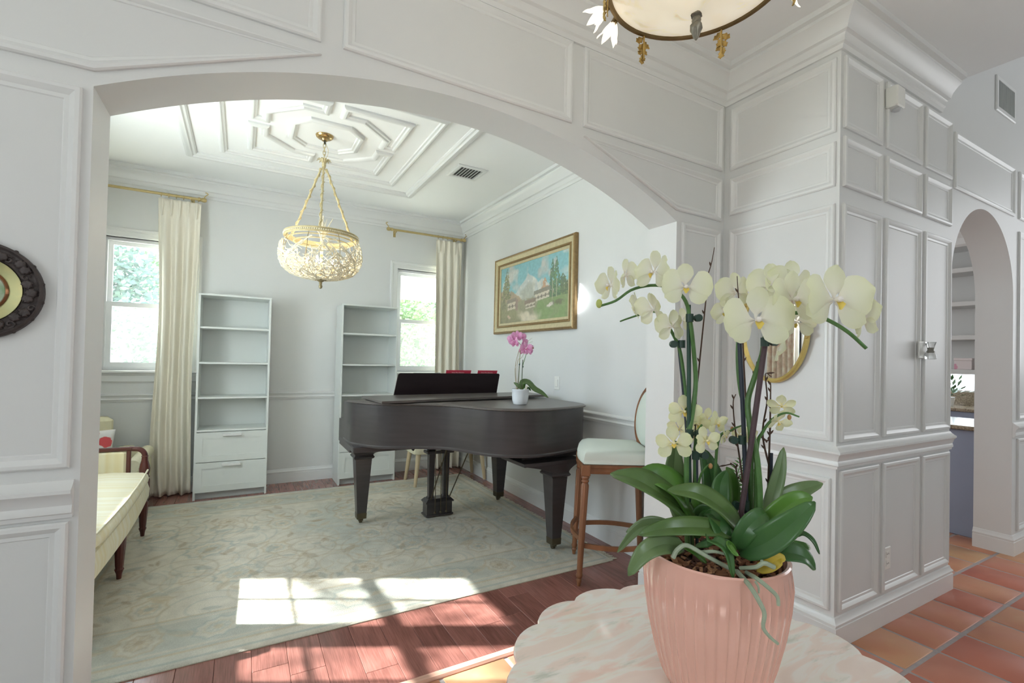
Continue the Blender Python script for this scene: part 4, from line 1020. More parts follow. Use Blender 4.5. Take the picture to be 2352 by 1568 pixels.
# ---------------------------------------------------------------- alabaster pendant in the hall
def pendant():
    c = Vector((.813, .68, 2.17)); RR_ = .181
    o = tag(empty('pendant_lamp', (c.x, c.y, CF)), 'alabaster bowl pendant with bronze ring and gilt leaves above the marble table', 'lamp')
    def fin(ob): ob.location = (-c.x, -c.y, -CF); return ob
    m = bpy.data.materials.new('lit_alabaster'); m.use_nodes = True; nt = m.node_tree; N = nt.nodes; L = nt.links; b_ = N['Principled BSDF']
    tc = N.new('ShaderNodeTexCoord'); n = N.new('ShaderNodeTexNoise'); n.inputs['Scale'].default_value = 11; n.inputs['Detail'].default_value = 6; n.inputs['Distortion'].default_value = 1.5
    L.new(tc.outputs['Object'], n.inputs['Vector']); r_ = N.new('ShaderNodeValToRGB'); e = r_.color_ramp.elements; e[0].position = .26; e[0].color = (*rgb(214, 200, 168), 1); e[1].position = .42; e[1].color = (*rgb(240, 230, 206), 1)
    L.new(n.outputs['Fac'], r_.inputs[0]); L.new(r_.outputs[0], b_.inputs['Base Color']); L.new(r_.outputs[0], b_.inputs['Emission Color']); b_.inputs['Emission Strength'].default_value = .42; b_.inputs['Roughness'].default_value = .3
    pz = lambda t: -.082 * (1 - (t * t + .012) ** .56)
    prof = [(RR_ * t, c.z + pz(t)) for t in np.linspace(.02, 1, 18)] + [(RR_ - .003, c.z + .004), (RR_ - .01, c.z + .002)] + [((RR_ - .01) * t, c.z + .007 + pz(t)) for t in np.linspace(.96, .02, 14)]
    fin(MB().lathe([(a, b) for a, b in prof], (c.x, c.y, 0), 56).build('bowl', m, o, smooth=60))
    BZ = mat('bronze_ring', rgb(132, 112, 76), .35, .7, var=.15, vscale=30)
    ring = fin(MB().rings([[(c.x + (RR_ + a) * math.cos(t), c.y + (RR_ + a) * math.sin(t), c.z + b) for a, b in ((0, -.005), (.006, -.006), (.009, 0), (.006, .007), (0, .006), (-.004, 0))] for t in np.linspace(0, 2 * math.pi, 73)], False).build('ring', BZ, o))
    fin(MB().lathe([(.002, -.048), (.006, -.042), (.009, -.032), (.012, -.026), (.0125, -.018), (.008, -.012), (.009, -.006), (.007, 0), (.012, .003), (.01, .007)], (c.x, c.y, c.z - .082), 14, flute=lambda k, n_, z: 1 + .12 * math.cos(k * 1.8 + z * 300)).build('finial', mat('pewter_finial', rgb(128, 122, 108), .4, .5, var=.3, vscale=60), o))
    GL = mat('gilt_leaf', rgb(196, 166, 100), .45, .45, var=.18, vscale=70)
    rn = random.Random(4)
    a0 = math.atan2(onz(1480, 78, c.z).y - c.y, onz(1480, 78, c.z).x - c.x)
    a1 = math.atan2(onz(1660, 70, c.z).y - c.y, onz(1660, 70, c.z).x - c.x)
    da = a0 - a1
    for k in range(6):
        a = a0 - da * k if k < 2 else a1 - (2 * math.pi - da) * (k - 1) / 5
        p = Vector((c.x + (RR_ + .004) * math.cos(a), c.y + (RR_ + .004) * math.sin(a), c.z - .004)); nrm = Vector((math.cos(a), math.sin(a), 0)); sd = Vector((-math.sin(a), math.cos(a), 0))
        dr = fin(MB().tube([p, p + Vector((0, 0, -.03)), p + Vector((.001, 0, -.058))], [.0025, .002, .0012], 6).build('leaf_drop', GL, o))
        z = 0
        for j, (ln, wd, tilt) in enumerate(((.024, .014, .95), (.024, .014, -.9), (.022, .013, .5), (.021, .012, -.6), (.018, .011, .8), (.019, .011, -.3), (.021, .013, .1))):
            b0 = p + Vector((0, 0, -.003 - j * .0075)); dv = (Vector((0, 0, -1)) * math.cos(tilt) + sd * math.sin(tilt)); ws = dv.cross(nrm); rs = []
            for t in np.linspace(0, 1, 7):
                w_ = wd * (math.sin(math.pi * t) ** .7 + .05) * (1 + .25 * math.cos(t * 19)); q = b0 + dv * ln * t + nrm * (.003 + .005 * math.sin(t * 3))
                rs.append([q - ws * w_ * .5 - nrm * .0015, q + nrm * .001, q + ws * w_ * .5 - nrm * .0015])
            MB().rings(rs, False, False).build('leaf', GL, dr, smooth=60, solid=.0012)
    # frosted glass lily shades on the rim
    GLS = mat('frosted_glass', rgb(244, 240, 228), .3, trans=.35, emit=(1, .93, .8), estr=.55)
    for k, (pxl, dirv) in enumerate((((1408, 14), (-.75, .1, -.5)), ((1425, 40), (-.35, .3, -.9)), ((1790, -30), (.7, -.4, -.5)), ((1800, -90), (.6, -.6, -.3)))):
        p = onz(*pxl, c.z); p = Vector((c.x, c.y, c.z)) + (p - c).normalized() * (RR_ + .012); ax = (RR * dirv[0] + _f * dirv[1] + UU * dirv[2]).normalized(); e1 = ax.orthogonal().normalized(); e2 = ax.cross(e1)
        sh = fin(MB().tube([p - ax * .004, p + ax * .012], [.006, .009], 10).build('lily_socket', BZ, o))
        for j in range(5):
            a = 2 * math.pi * j / 5; rs = []
            for t in np.linspace(0, 1, 8):
                r_ = .008 + .011 * math.sin(t * 2.2) + (.009 * max(0, t - .7) / .3); h = .008 + .042 * t; w_ = .62 * math.sin(math.pi * min(.97, .2 + t * .8)) + .02
                rs.append([p + ax * (h - .004 * abs(u) * t) + (e1 * math.cos(a + u * w_) + e2 * math.sin(a + u * w_)) * r_ for u in (-1, -.5, 0, .5, 1)])
            MB().rings(rs, False, False).build('glass_petal', GLS, sh, smooth=60, solid=.0016)
    for k in range(3):
        a = R(40 + 120 * k)
        fin(MB().tube([(c.x + RR_ * math.cos(a), c.y + RR_ * math.sin(a), c.z + .005), (c.x + .1 * math.cos(a), c.y + .1 * math.sin(a), c.z + .3), (c.x + .012 * math.cos(a), c.y + .012 * math.sin(a), c.z + .55)], .005, 8).build('suspension_rod', BZ, o))
    fin(MB().tube([(c.x, c.y, c.z + .54), (c.x, c.y, CF - .02)], .008, 10).build('stem', BZ, o))
    fin(MB().lathe([(.01, CF - .04), (.05, CF - .03), (.065, CF - .012), (.068, CF - .0008)], (c.x, c.y, 0), 28).build('canopy', BZ, o))
    l = bpy.data.lights.new('pendant_glow', 'POINT'); l.energy = 5; l.color = (1, .9, .75); l.shadow_soft_size = .08
    lo_ = bpy.data.objects.new('pendant_glow', l); COL.objects.link(lo_); lo_.parent = o; lo_.location = (0, 0, c.z + .1 - CF)
pendant()

# ---------------------------------------------------------------- alpine landscape painting
def painting():
    y0, y1, z0, z1 = 3.185, 4.63, 1.622, 2.43
    o = tag(empty('framed_painting', (RX, (y0 + y1) / 2, (z0 + z1) / 2)), 'gilt framed alpine landscape painting on the right wall above the piano', 'painting')
    cy_, cz_ = (y0 + y1) / 2, (z0 + z1) / 2; hw, hh = (y1 - y0) / 2, (z1 - z0) / 2
    def ringp(nm, pr, m):
        rs = []
        for sy, sz in ((-1, -1), (1, -1), (1, 1), (-1, 1), (-1, -1)): rs.append([(-h, sy * (hw - d), sz * (hh - d)) for d, h in pr])
        return MB().rings(rs, False).build(nm, m, o, smooth=20)
    ringp('outer_frame', [(0, .002), (0, .03), (.006, .042), (.016, .046), (.022, .04), (.022, .002)], mat('bronze_gilt', rgb(150, 124, 84), .4, .45, var=.15, vscale=40))
    ringp('cove_frame', [(.022, .002), (.022, .038), (.03, .04), (.058, .03), (.066, .026), (.066, .002)], mat('cream_gilt', rgb(206, 194, 156), .45, .25, var=.08, vscale=30))
    ringp('inner_frame', [(.066, .002), (.066, .03), (.07, .036), (.078, .034), (.084, .026), (.088, .028), (.088, .002)], mat('bronze_gilt', None))
    ringp('liner', [(.088, .002), (.088, .024), (.108, .018), (.112, .018), (.112, .002)], mat('cream_gilt', None))
    nu, nv = 230, 118; u, v = np.meshgrid(np.linspace(0, 1, nu), np.linspace(0, 1, nv)); rs_ = np.random.RandomState(2)
    def noise(sx, sy, seed):
        r = np.random.RandomState(seed); g = r.rand(80, 80); a = (u * sx) % 79; b = (v * sy) % 79; i = a.astype(int); j = b.astype(int); a = a - i; b = b - j; a = a * a * (3 - 2 * a); b = b * b * (3 - 2 * b)
        return g[j, i] * (1 - a) * (1 - b) + g[j, i + 1] * a * (1 - b) + g[j + 1, i] * (1 - a) * b + g[j + 1, i + 1] * a * b
    def C(*c): return np.array(rgb(*c))
    img = C(132, 196, 204) * (1 - v[..., None]) + C(118, 186, 196) * v[..., None]
    def put(m, c, a=1.0):
        nonlocal img
        m = np.clip(m, 0, 1)[..., None] * a; img = img * (1 - m) + c * m
    f1, f2, f3 = noise(6, 4, 1), noise(18, 10, 2), noise(60, 34, 3)
    put((f1 * .6 + f2 * .4 - .52) * 6, C(226, 200, 186), .6); put((noise(5, 5, 8) * .6 + f2 * .4 - .58) * 7, C(210, 214, 208), .7)
    # mountains
    xs = [0, .14, .2, .27, .34, .41, .45, .5, .55, .6, .66, .72, .8, 1]; ys = [.40, .42, .5, .52, .63, .72, .80, .76, .72, .64, .66, .6, .5, .5]
    mt = np.interp(u, xs, ys) + (f2 - .5) * .05
    put((mt - v) * 40, C(214, 216, 208)); put((mt - v) * 40 * (noise(26, 12, 5) > .52), C(186, 196, 196), .7); put((mt - .12 - v + (f2 - .5) * .2) * 9, C(168, 172, 158), .75)
    put((np.interp(u, [0, .1, .2, .32, .4], [.6, .6, .56, .44, .3]) + (f3 - .5) * .05 - v) * 40 * (u < .4), C(168, 142, 110), .9)
    hz = np.interp(u, [0, .1, .3, .45, .6, .75, .9, 1], [.42, .40, .38, .38, .42, .46, .52, .56]) + (f3 - .5) * .08
    put((hz - v) * 30, C(146, 142, 112)); put((hz - .04 - v) * 12 * (u > .6), C(122, 148, 88), .9); put((hz - .1 - v) * 10 * (u < .35), C(140, 136, 92), .8)
    put(((np.abs(v - .15) < .16) & (noise(14, 9, 11) > .5) & (u > .55)).astype(float), C(112, 150, 78), .6)
    put((.12 - np.abs(v - (.1 + .05 * np.sin(u * 9))) + (f2 - .5) * .12) * 20 * np.clip(1 - np.abs(u - .47) / .2, 0, 1), C(214, 204, 180), .95)
    def tree(cx, b, t, w, c, lean=0, c2=None):
        k = np.clip((v - b) / (t - b), 0, 1); ww = w * (1 - k) ** .7 * (.65 + .7 * noise(70, 40, int(cx * 100))) ; m = ((np.abs(u - cx - lean * k) < ww) & (v > b) & (v < t) & (f3 > .2)).astype(float)
        put(m, c, .9); put(m * (noise(90, 60, 31) > .55), c2 if c2 is not None else c * 1.7, .8)
    put(((np.abs(u - .085) < .006) & (v > .2) & (v < .6)).astype(float), C(170, 150, 116), .9)
    tree(.09, .42, .98, .075, C(96, 106, 70), .02, C(150, 150, 96)); tree(.06, .25, .6, .04, C(104, 104, 76))
    tree(.93, .34, .66, .10, C(50, 84, 58), 0, C(86, 118, 72)); tree(.80, .33, .93, .055, C(40, 92, 62), 0, C(84, 134, 84)); tree(.85, .34, .95, .06, C(46, 98, 66), 0, C(92, 140, 88))
    put(((np.abs(u - .80) < .005) & (v > .3) & (v < .6)).astype(float), C(176, 172, 140), .9); put(((np.abs(u - .855) < .005) & (v > .32) & (v < .6)).astype(float), C(176, 172, 140), .9)
    tree(.70, .42, .66, .06, C(188, 140, 104), 0, C(206, 160, 120))
    def house(a, b, c, d, sk, wall, roof):
        vv = v - sk * (u - a); m = ((u > a) & (u < b) & (vv > c) & (vv < d)).astype(float); put(m, wall, .95)
        put(m * (((u * 60).astype(int) % 3 == 0) & (np.abs((vv - c) / (d - c) - .45) < .22)), C(84, 72, 62), .8)
        put(((u > a - .015) & (u < b + .015) & (vv > d - .01) & (vv < d + .055)).astype(float) * (f3 > .12), roof, .95)
        put(((u > a) & (u < b) & (np.abs(vv - (c + d) / 2 + .01) < .012)).astype(float), C(110, 96, 82), .7)
    house(.125, .26, .22, .355, .15, C(208, 196, 176), C(136, 124, 112)); put(((u > .26) & (u < .30) & (v > .2) & (v < .4)).astype(float), C(150, 122, 112), .9)
    house(.56, .76, .30, .42, .2, C(212, 204, 186), C(128, 124, 110)); house(.42, .56, .2, .29, .15, C(206, 198, 180), C(134, 112, 98))
    put((.035 - np.hypot((u - .78) * .75, v - .22 - .3 * (u - .78)) + (f3 - .5) * .03) * 60, C(220, 210, 202), .95); put((.03 - np.hypot((u - .15) * .7, v - .1 + .5 * (u - .15)) + (f3 - .5) * .02) * 70, C(208, 178, 158), .95)
    put((.05 - np.hypot((u - .88) * .6, v - .24) + (f3 - .5) * .05) * 40, C(84, 86, 60), .8)
    put((.14 - v + (f2 - .5) * .16) * 8 * (u < .35), C(120, 116, 84), .7)
    img = img * .82 + .18 * np.array(rgb(214, 208, 190))
    img *= (.92 + .16 * f3 + .05 * rs_.rand(nv, nu))[..., None]
    a, b = hw - .112, hh - .112
    co = np.stack([np.full_like(u, -.014), a - u * 2 * a, -b + v * 2 * b], -1).reshape(-1, 3)
    idx = np.arange(nu * nv).reshape(nv, nu); fc = np.stack([idx[:-1, :-1], idx[:-1, 1:], idx[1:, 1:], idx[1:, :-1]], -1).reshape(-1, 4)
    me = bpy.data.meshes.new('canvas'); me.from_pydata(co.tolist(), [], fc.tolist()); ca = me.color_attributes.new('Col', 'FLOAT_COLOR', 'POINT')
    ca.data.foreach_set('color', np.concatenate([img.reshape(-1, 3), np.ones((nu * nv, 1))], 1).ravel().astype(np.float32))
    me.materials.append(mat('oil_paint', (1, 1, 1), .5, bump=.1, bscale=120, attr='Col'))
    cv = bpy.data.objects.new('canvas', me); COL.objects.link(cv); cv.parent = o
    MB().box((-.012, -a, -b), (-.002, a, b)).build('backing_board', PALEW, o, smooth=0)
painting()

# ---------------------------------------------------------------- oval mirror on the return wall
def oval_mirror():
    cy_, cz_, a, b = 1.545, 1.555, .178, .275
    o = tag(empty('oval_mirror', (XM, cy_, cz_)), 'oval mirror in a slim gilt frame behind the orchids', 'mirror')
    GF = mat('gilt_mirror_frame', rgb(212, 190, 116), .35, .6, var=.1, vscale=30)
    ts = np.linspace(0, 2 * math.pi, 73)
    rs = [[(-h, (a + d) * math.cos(t), (b + d) * math.sin(t)) for d, h in ((-.006, .004), (-.006, .014), (0, .018), (.008, .024), (.016, .018), (.018, .008), (.018, .002))] for t in ts]
    MB().rings(rs, False).build('frame', GF, o)
    MB().rings([[(-.009, s * a * math.cos(t), s * b * math.sin(t)) for t in ts[:-1]] for s in (1.0, .93, .001)], False).build('mirror_glass', mat('silvered_glass', (.92, .94, .94), .015, 1), o, smooth=0)
    for sgn in (-1, 1):
        for k in range(7):
            t0 = R(-12 + 8 * k) if sgn < 0 else R(180 + 12 - 8 * k)
            c_ = Vector((-.02, (a + .006) * math.cos(t0), (b + .006) * math.sin(t0)))
            tg = Vector((0, -a * math.sin(t0), b * math.cos(t0))).normalized() * (-1 if k < 3 else 1); out = Vector((0, math.cos(t0), math.sin(t0)))
            rs = []
            for t in np.linspace(0, 1, 7):
                w_ = .011 * math.sin(math.pi * min(.97, .15 + .85 * t)); q = c_ + tg * .045 * t + out * .014 * math.sin(t * 3) + Vector((-.008 * math.sin(t * 2.6), 0, 0)); sd = tg.cross(Vector((1, 0, 0)))
                rs.append([q - sd * w_, q + Vector((-.005, 0, 0)), q + sd * w_])
            MB().rings(rs, False, False).build('acanthus_leaf', GF, o, smooth=60, solid=.003)
oval_mirror()
bpy.data.objects['oval_mirror'].rotation_euler = (0, 0, R(-2.6)); bpy.data.objects['oval_mirror'].location.x -= .009

# ---------------------------------------------------------------- carved round plaque on the left pier
def plaque():
    c = (-.642, YF, 1.518); RO = .137
    o = tag(empty('carved_plaque', c), 'round dark carved plaque with a green and copper centre on the left pier', 'plaque')
    DK = mat('dark_carving', rgb(74, 66, 64), .55, .2, var=.25, vscale=40, bump=.3, bscale=90)
    def ringz(nm, pr, m):
        return MB().rings([[(r_ * math.cos(t), -h, r_ * math.sin(t)) for r_, h in pr] for t in np.linspace(0, 2 * math.pi, 73)], False).build(nm, m, o)
    base = ringz('carved_ring', [(.092, .001), (.092, .012), (.097, .02), (.105, .016), (.125, .018), (.131, .024), (RO, .018), (RO, .001)], DK)
    ringz('green_band', [(.062, .001), (.062, .01), (.068, .012), (.088, .016), (.0925, .018), (.0925, .001)], mat('verdigris_gilt', rgb(150, 160, 118), .4, .4, var=.2, vscale=14, col2=rgb(186, 176, 120)))
    ringz('copper_rim', [(.054, .001), (.054, .01), (.058, .017), (.063, .012), (.063, .001)], mat('copper_rim', rgb(170, 120, 84), .25, .7))
    MB().rings([[(.055 * s * math.cos(t), -.009, .055 * s * math.sin(t)) for t in np.linspace(0, 2 * math.pi, 49)[:-1]] for s in (1, .5, .001)], False).build('painted_disc', mat('painted_scene', rgb(214, 216, 206), .4, var=.25, vscale=26, col2=rgb(140, 172, 128)), o, smooth=0)
    rn = random.Random(9)
    for k in range(34):     # leaves and curls carved round the ring
        t0 = 2 * math.pi * k / 34 + rn.uniform(-.03, .03); r0 = .114 + rn.uniform(-.008, .008)
        p = Vector((r0 * math.cos(t0), -.017, r0 * math.sin(t0))); e = Vector((math.cos(t0), 0, math.sin(t0))); f_ = Vector((-math.sin(t0), 0, math.cos(t0)))
        if k % 3 == 2:
            pts = [p + (e * math.cos(a) + f_ * math.sin(a)) * .0105 * (1 - a / 9) + Vector((0, -.002 - a * .0008, 0)) for a in np.linspace(0, 7, 18)]
            MB().tube(pts, .0026, 6).build('curl', DK, base)
        else:
            a = rn.uniform(-.9, .9) + (math.pi if k % 2 else 0); dv = f_ * math.cos(a) + e * math.sin(a); sd = dv.cross(Vector((0, 1, 0))); rs = []
            for t in np.linspace(0, 1, 8):
                w_ = .0115 * (math.sin(math.pi * min(.98, .1 + .9 * t)) ** .8) * (1 + .28 * math.cos(t * 17)); q = p + dv * (.026 * t - .013) + Vector((0, -.004 - .004 * math.sin(t * 3.1), 0))
                rs.append([q - sd * w_, q - sd * w_ * .5 + Vector((0, -.0025, 0)), q, q + sd * w_ * .5 + Vector((0, -.0025, 0)), q + sd * w_])
            MB().rings(rs, False, False).build('carved_leaf', DK, base, smooth=60, solid=.003)
    for k in range(16):
        t0 = 2 * math.pi * (k + .5) / 16; MB().sphere((.135 * math.cos(t0), -.012, .135 * math.sin(t0)), .006, 8, 6).build('rim_knob', DK, base)
plaque()

# ---------------------------------------------------------------- small fittings
def ceiling_vent():
    o = tag(empty('ceiling_vent', (1.738, 3.975, CP)), 'white slatted air vent in the piano room ceiling', 'vent')
    hx, hy = .143, .148
    rs = [[(sx * (hx - d), sy * (hy - d), -h) for d, h in ((0, .001), (0, .006), (.012, .012), (.038, .01), (.038, .001))] for sx, sy in ((-1, -1), (1, -1), (1, 1), (-1, 1), (-1, -1))]
    MB().rings(rs, False).build('frame', TRIM, o, smooth=20)
    MB().box((-hx + .038, -hy + .038, -.0015), (hx - .038, hy - .038, -.0008)).build('duct', mat('duct_dark', rgb(66, 66, 64), .9), o, smooth=0)
    n = 8
    for k in range(n):
        x_ = -hx + .044 + (2 * hx - .088) * k / (n - 1)
        MB().prism([(x_ - .001, -.002), (x_ + .001, -.002), (x_ - .002, -.012), (x_ - .004, -.012)], -hy + .037, hy - .037, 'y').build('slat', TRIM, o, smooth=0)
ceiling_vent()
def wall_vent():
    o = tag(empty('wall_vent', (4.745, YR, 3.31)), 'grey mesh return vent high on the hall wall', 'vent'); hx, hz = .19, .125
    rs = [[(sx * (hx - d), -h, sz * (hz - d)) for d, h in ((0, .001), (0, .008), (.006, .012), (.03, .012), (.03, .001))] for sx, sz in ((-1, -1), (1, -1), (1, 1), (-1, 1), (-1, -1))]
    MB().rings(rs, False).build('frame', TRIM, o, smooth=20)
    MB().box((-hx + .03, -.002, -hz + .03), (hx - .03, -.001, hz - .03)).build('filter', mat('filter_grey', rgb(120, 128, 124), .9), o, smooth=0)
    for k in range(20):
        x_ = -hx + .036 + (2 * hx - .072) * k / 19
        MB().box((x_ - .0025, -.01, -hz + .029), (x_ + .0025, -.003, hz - .029)).build('slat', mat('vent_slat', rgb(186, 190, 186), .5), o, smooth=0)
wall_vent()
def plate(name, loc, n, hw, hh, label, cat, rocker=True):
    n = Vector(n); ux = Vector((0, 0, 1)).cross(n); o = tag(empty(name, loc), label, cat)
    def P(u, v, d): return ux * u + Vector((0, 0, v)) + n * d
    q = [(-hw, -hh), (hw, -hh), (hw, hh), (-hw, hh)]
    MB().rings([[P(u * s, v * s, d) for u, v in q] for s, d in ((1, .0006), (1, .003), (.93, .0055))]).build('cover_plate', mat('switch_plastic', rgb(240, 240, 234), .35), o, smooth=20)
    if rocker: MB().rings([[P(u * .45, v * .56 * s, d) for u, v in q] for s, d in ((1, .0055), (1, .008), (.9, .0095))]).build('rocker', mat('switch_plastic', None), o, smooth=20)
    else:
        for s in (-1, 1):
            r_ = MB().rings([[P(u * .42, v * .26 + s * hh * .38, d) for u, v in q] for d in (.0055, .0075)]).build('socket', mat('switch_plastic', None), o, smooth=20)
            for t in (-.22, .22): MB().rings([[P(u * .05 + t * hw, v * .07 + s * hh * .42, d) for u, v in q] for d in (.0076, .008)]).build('slot', mat('slot_dark', rgb(90, 88, 84), .8), r_, smooth=0)
    return o
plate('light_switch', (RX, 3.455, 1.156), (-1, 0, 0), .037, .058, 'white rocker light switch on the wall under the painting', 'switch')
plate('wall_outlet', (3.04, YR, .335), (0, -1, 0), .037, .06, 'white socket outlet in the lower hall panelling', 'outlet', False)
o = tag(empty('motion_sensor', (3.005, YR, 2.80)), 'white box shaped sensor high on the hall panelling', 'sensor')
SP = mat('switch_plastic', None)
MB().bbox((-.045, -.06, -.055), (.045, -.0006, .055), .006).build('housing', SP, o, smooth=0)
MB().sphere((.01, -.035, -.058), .022, 12, 8, (1, 1, .6)).build('lens', mat('sensor_lens', rgb(200, 202, 204), .3), o)
o = tag(empty('night_light', (3.385, YR, 1.465)), 'small clear glass night light on a white plate on the hall panelling', 'lamp')
MB().bbox((-.04, -.02, -.045), (.04, -.0182, .055), .004)
MB().bbox((-.045, -.026, -.05), (.03, -.0186, .05), .003).build('backplate', SP, o, smooth=0)
MB().lathe([(.012, -.055), (.026, -.052), (.028, -.035), (.02, -.01), (.014, 0), (.018, .02), (.026, .045)], (.03, -.05, 0), 18).build('glass_shade', clear_glass(), o)
MB().lathe([(.011, -.018), (.011, .014)], (.03, -.05, 0), 14).build('band', mat('pewter_finial', None), o)

# ================================================================== MARBLE TABLE AND ORCHIDS
def marble_mat():
    m = bpy.data.materials.new('pink_marble'); m.use_nodes = True; nt = m.node_tree; N = nt.nodes; L = nt.links; b = N['Principled BSDF']
    tc = N.new('ShaderNodeTexCoord'); mp = N.new('ShaderNodeMapping'); mp.inputs['Rotation'].default_value = (0, 0, R(32)); mp.inputs['Scale'].default_value = (3.0, 13, 4); L.new(tc.outputs['Object'], mp.inputs[0])
    n1 = N.new('ShaderNodeTexNoise'); n1.inputs['Scale'].default_value = 1.6; n1.inputs['Detail'].default_value = 6; n1.inputs['Distortion'].default_value = .8; L.new(mp.outputs[0], n1.inputs[0])
    r = N.new('ShaderNodeValToRGB'); e = r.color_ramp.elements; e[0].position = .32; e[0].color = (*rgb(242, 222, 210), 1); e[1].position = .68; e[1].color = (*rgb(242, 214, 200), 1)
    for p, c in ((.44, (244, 226, 214)), (.5, (244, 238, 230)), (.56, (242, 236, 224)), (.6, (244, 226, 214))): k = e.new(p); k.color = (*rgb(*c), 1)
    L.new(n1.outputs['Fac'], r.inputs[0])
    n2 = N.new('ShaderNodeTexNoise'); n2.inputs['Scale'].default_value = 2.4; n2.inputs['Detail'].default_value = 8; n2.inputs['Roughness'].default_value = .65; L.new(mp.outputs[0], n2.inputs[0])
    r2 = N.new('ShaderNodeValToRGB'); e = r2.color_ramp.elements; e[0].position = .57; e[0].color = (0, 0, 0, 1); e[1].position = .70; e[1].color = (.75, .75, .75, 1); L.new(n2.outputs['Fac'], r2.inputs[0])
    mx = N.new('ShaderNodeMix'); mx.data_type = 'RGBA'; L.new(r2.outputs[0], mx.inputs[0]); L.new(r.outputs[0], mx.inputs[6]); mx.inputs[7].default_value = (*rgb(198, 202, 186), 1)
    L.new(mx.outputs[2], b.inputs['Base Color']); b.inputs['Roughness'].default_value = .12; return m
TBC = Vector((.8135, .617, 0)); TZ = .74
def table():
    o = tag(empty('marble_table', TBC), 'round scalloped pink marble pedestal table in the foreground', 'table')
    n = 16; pts = []
    for k in range(n):
        for j in range(10):
            t = j / 10; a = R(7.7 + 22.5 * (k + t)); r_ = .380 + .022 * math.sin(math.pi * t) ** .7; pts.append((r_ * math.cos(a), r_ * math.sin(a)))
    rs = [[(x_ * s, y_ * s, z) for x_, y_ in pts] for z, s in ((TZ - .022, .98), (TZ - .019, .995), (TZ - .012, 1), (TZ - .006, .999), (TZ - .001, .993), (TZ, .985))]
    MB().rings(rs).build('top', marble_mat(), o, smooth=40)
    IV = mat('painted_pedestal', rgb(222, 206, 184), .45, var=.08, vscale=12)
    MB().lathe([(.3, TZ - .06), (.31, TZ - .05), (.31, TZ - .023)], n=48).build('apron', IV, o)
    MB().lathe([(.07, .08), (.09, .1), (.06, .14), (.045, .22), (.07, .34), (.085, .42), (.06, .5), (.04, .56), (.09, .64), (.2, TZ - .06)], n=32).build('pedestal', IV, o)
    MB().lathe([(.2, 0), (.21, .015), (.2, .03), (.12, .06), (.07, .08)], n=32).build('foot', IV, o)
table()

# --- orchid flower kit: +z faces the viewer of the bloom, +y up, overall width 1
def petal_mesh(name, ln, wd, cup, tipw, m, wave=.03, nu=8, nv=8):
    def fn(u, v):
        t = v; k_ = (t - .56) / .46; w_ = max(wd * .5 * math.sqrt(max(0, 1 - min(1, abs(k_)) ** 2.3)) * (1 if t > .5 else (.35 + 1.3 * t)), .012 if t < .3 else .05 * wd); s = (u - .5) * 2
        return (s * w_, .03 + ln * t, cup * (t * t) - .10 * wd * (s * s) * (1 - t * .4) + wave * math.sin(3 * t + s * 2.2) * t)
    o = MB().grid(fn, nu, nv).build(name, m, smooth=80); me = o.data; bpy.data.objects.remove(o); return me
def orchid_mat(name, base, tip, heart):
    m = bpy.data.materials.new(name); m.use_nodes = True; nt = m.node_tree; N = nt.nodes; L = nt.links; b = N['Principled BSDF']
    tc = N.new('ShaderNodeTexCoord'); sx = N.new('ShaderNodeSeparateXYZ'); L.new(tc.outputs['Object'], sx.inputs[0])
    r = N.new('ShaderNodeValToRGB'); e = r.color_ramp.elements; e[0].position = .04; e[0].color = (*heart, 1); e[1].position = .5; e[1].color = (*tip, 1); k = e.new(.2); k.color = (*base, 1)
    L.new(sx.outputs['Y'], r.inputs[0]); L.new(r.outputs[0], b.inputs['Base Color']); b.inputs['Roughness'].default_value = .5; b.inputs['Specular IOR Level'].default_value = .25
    t = N.new('ShaderNodeBsdfTranslucent'); L.new(r.outputs[0], t.inputs[0]); mx = N.new('ShaderNodeMixShader'); mx.inputs[0].default_value = .36
    L.new(b.outputs[0], mx.inputs[1]); L.new(t.outputs[0], mx.inputs[2]); L.new(mx.outputs[0], N['Material Output'].inputs[0]); return m
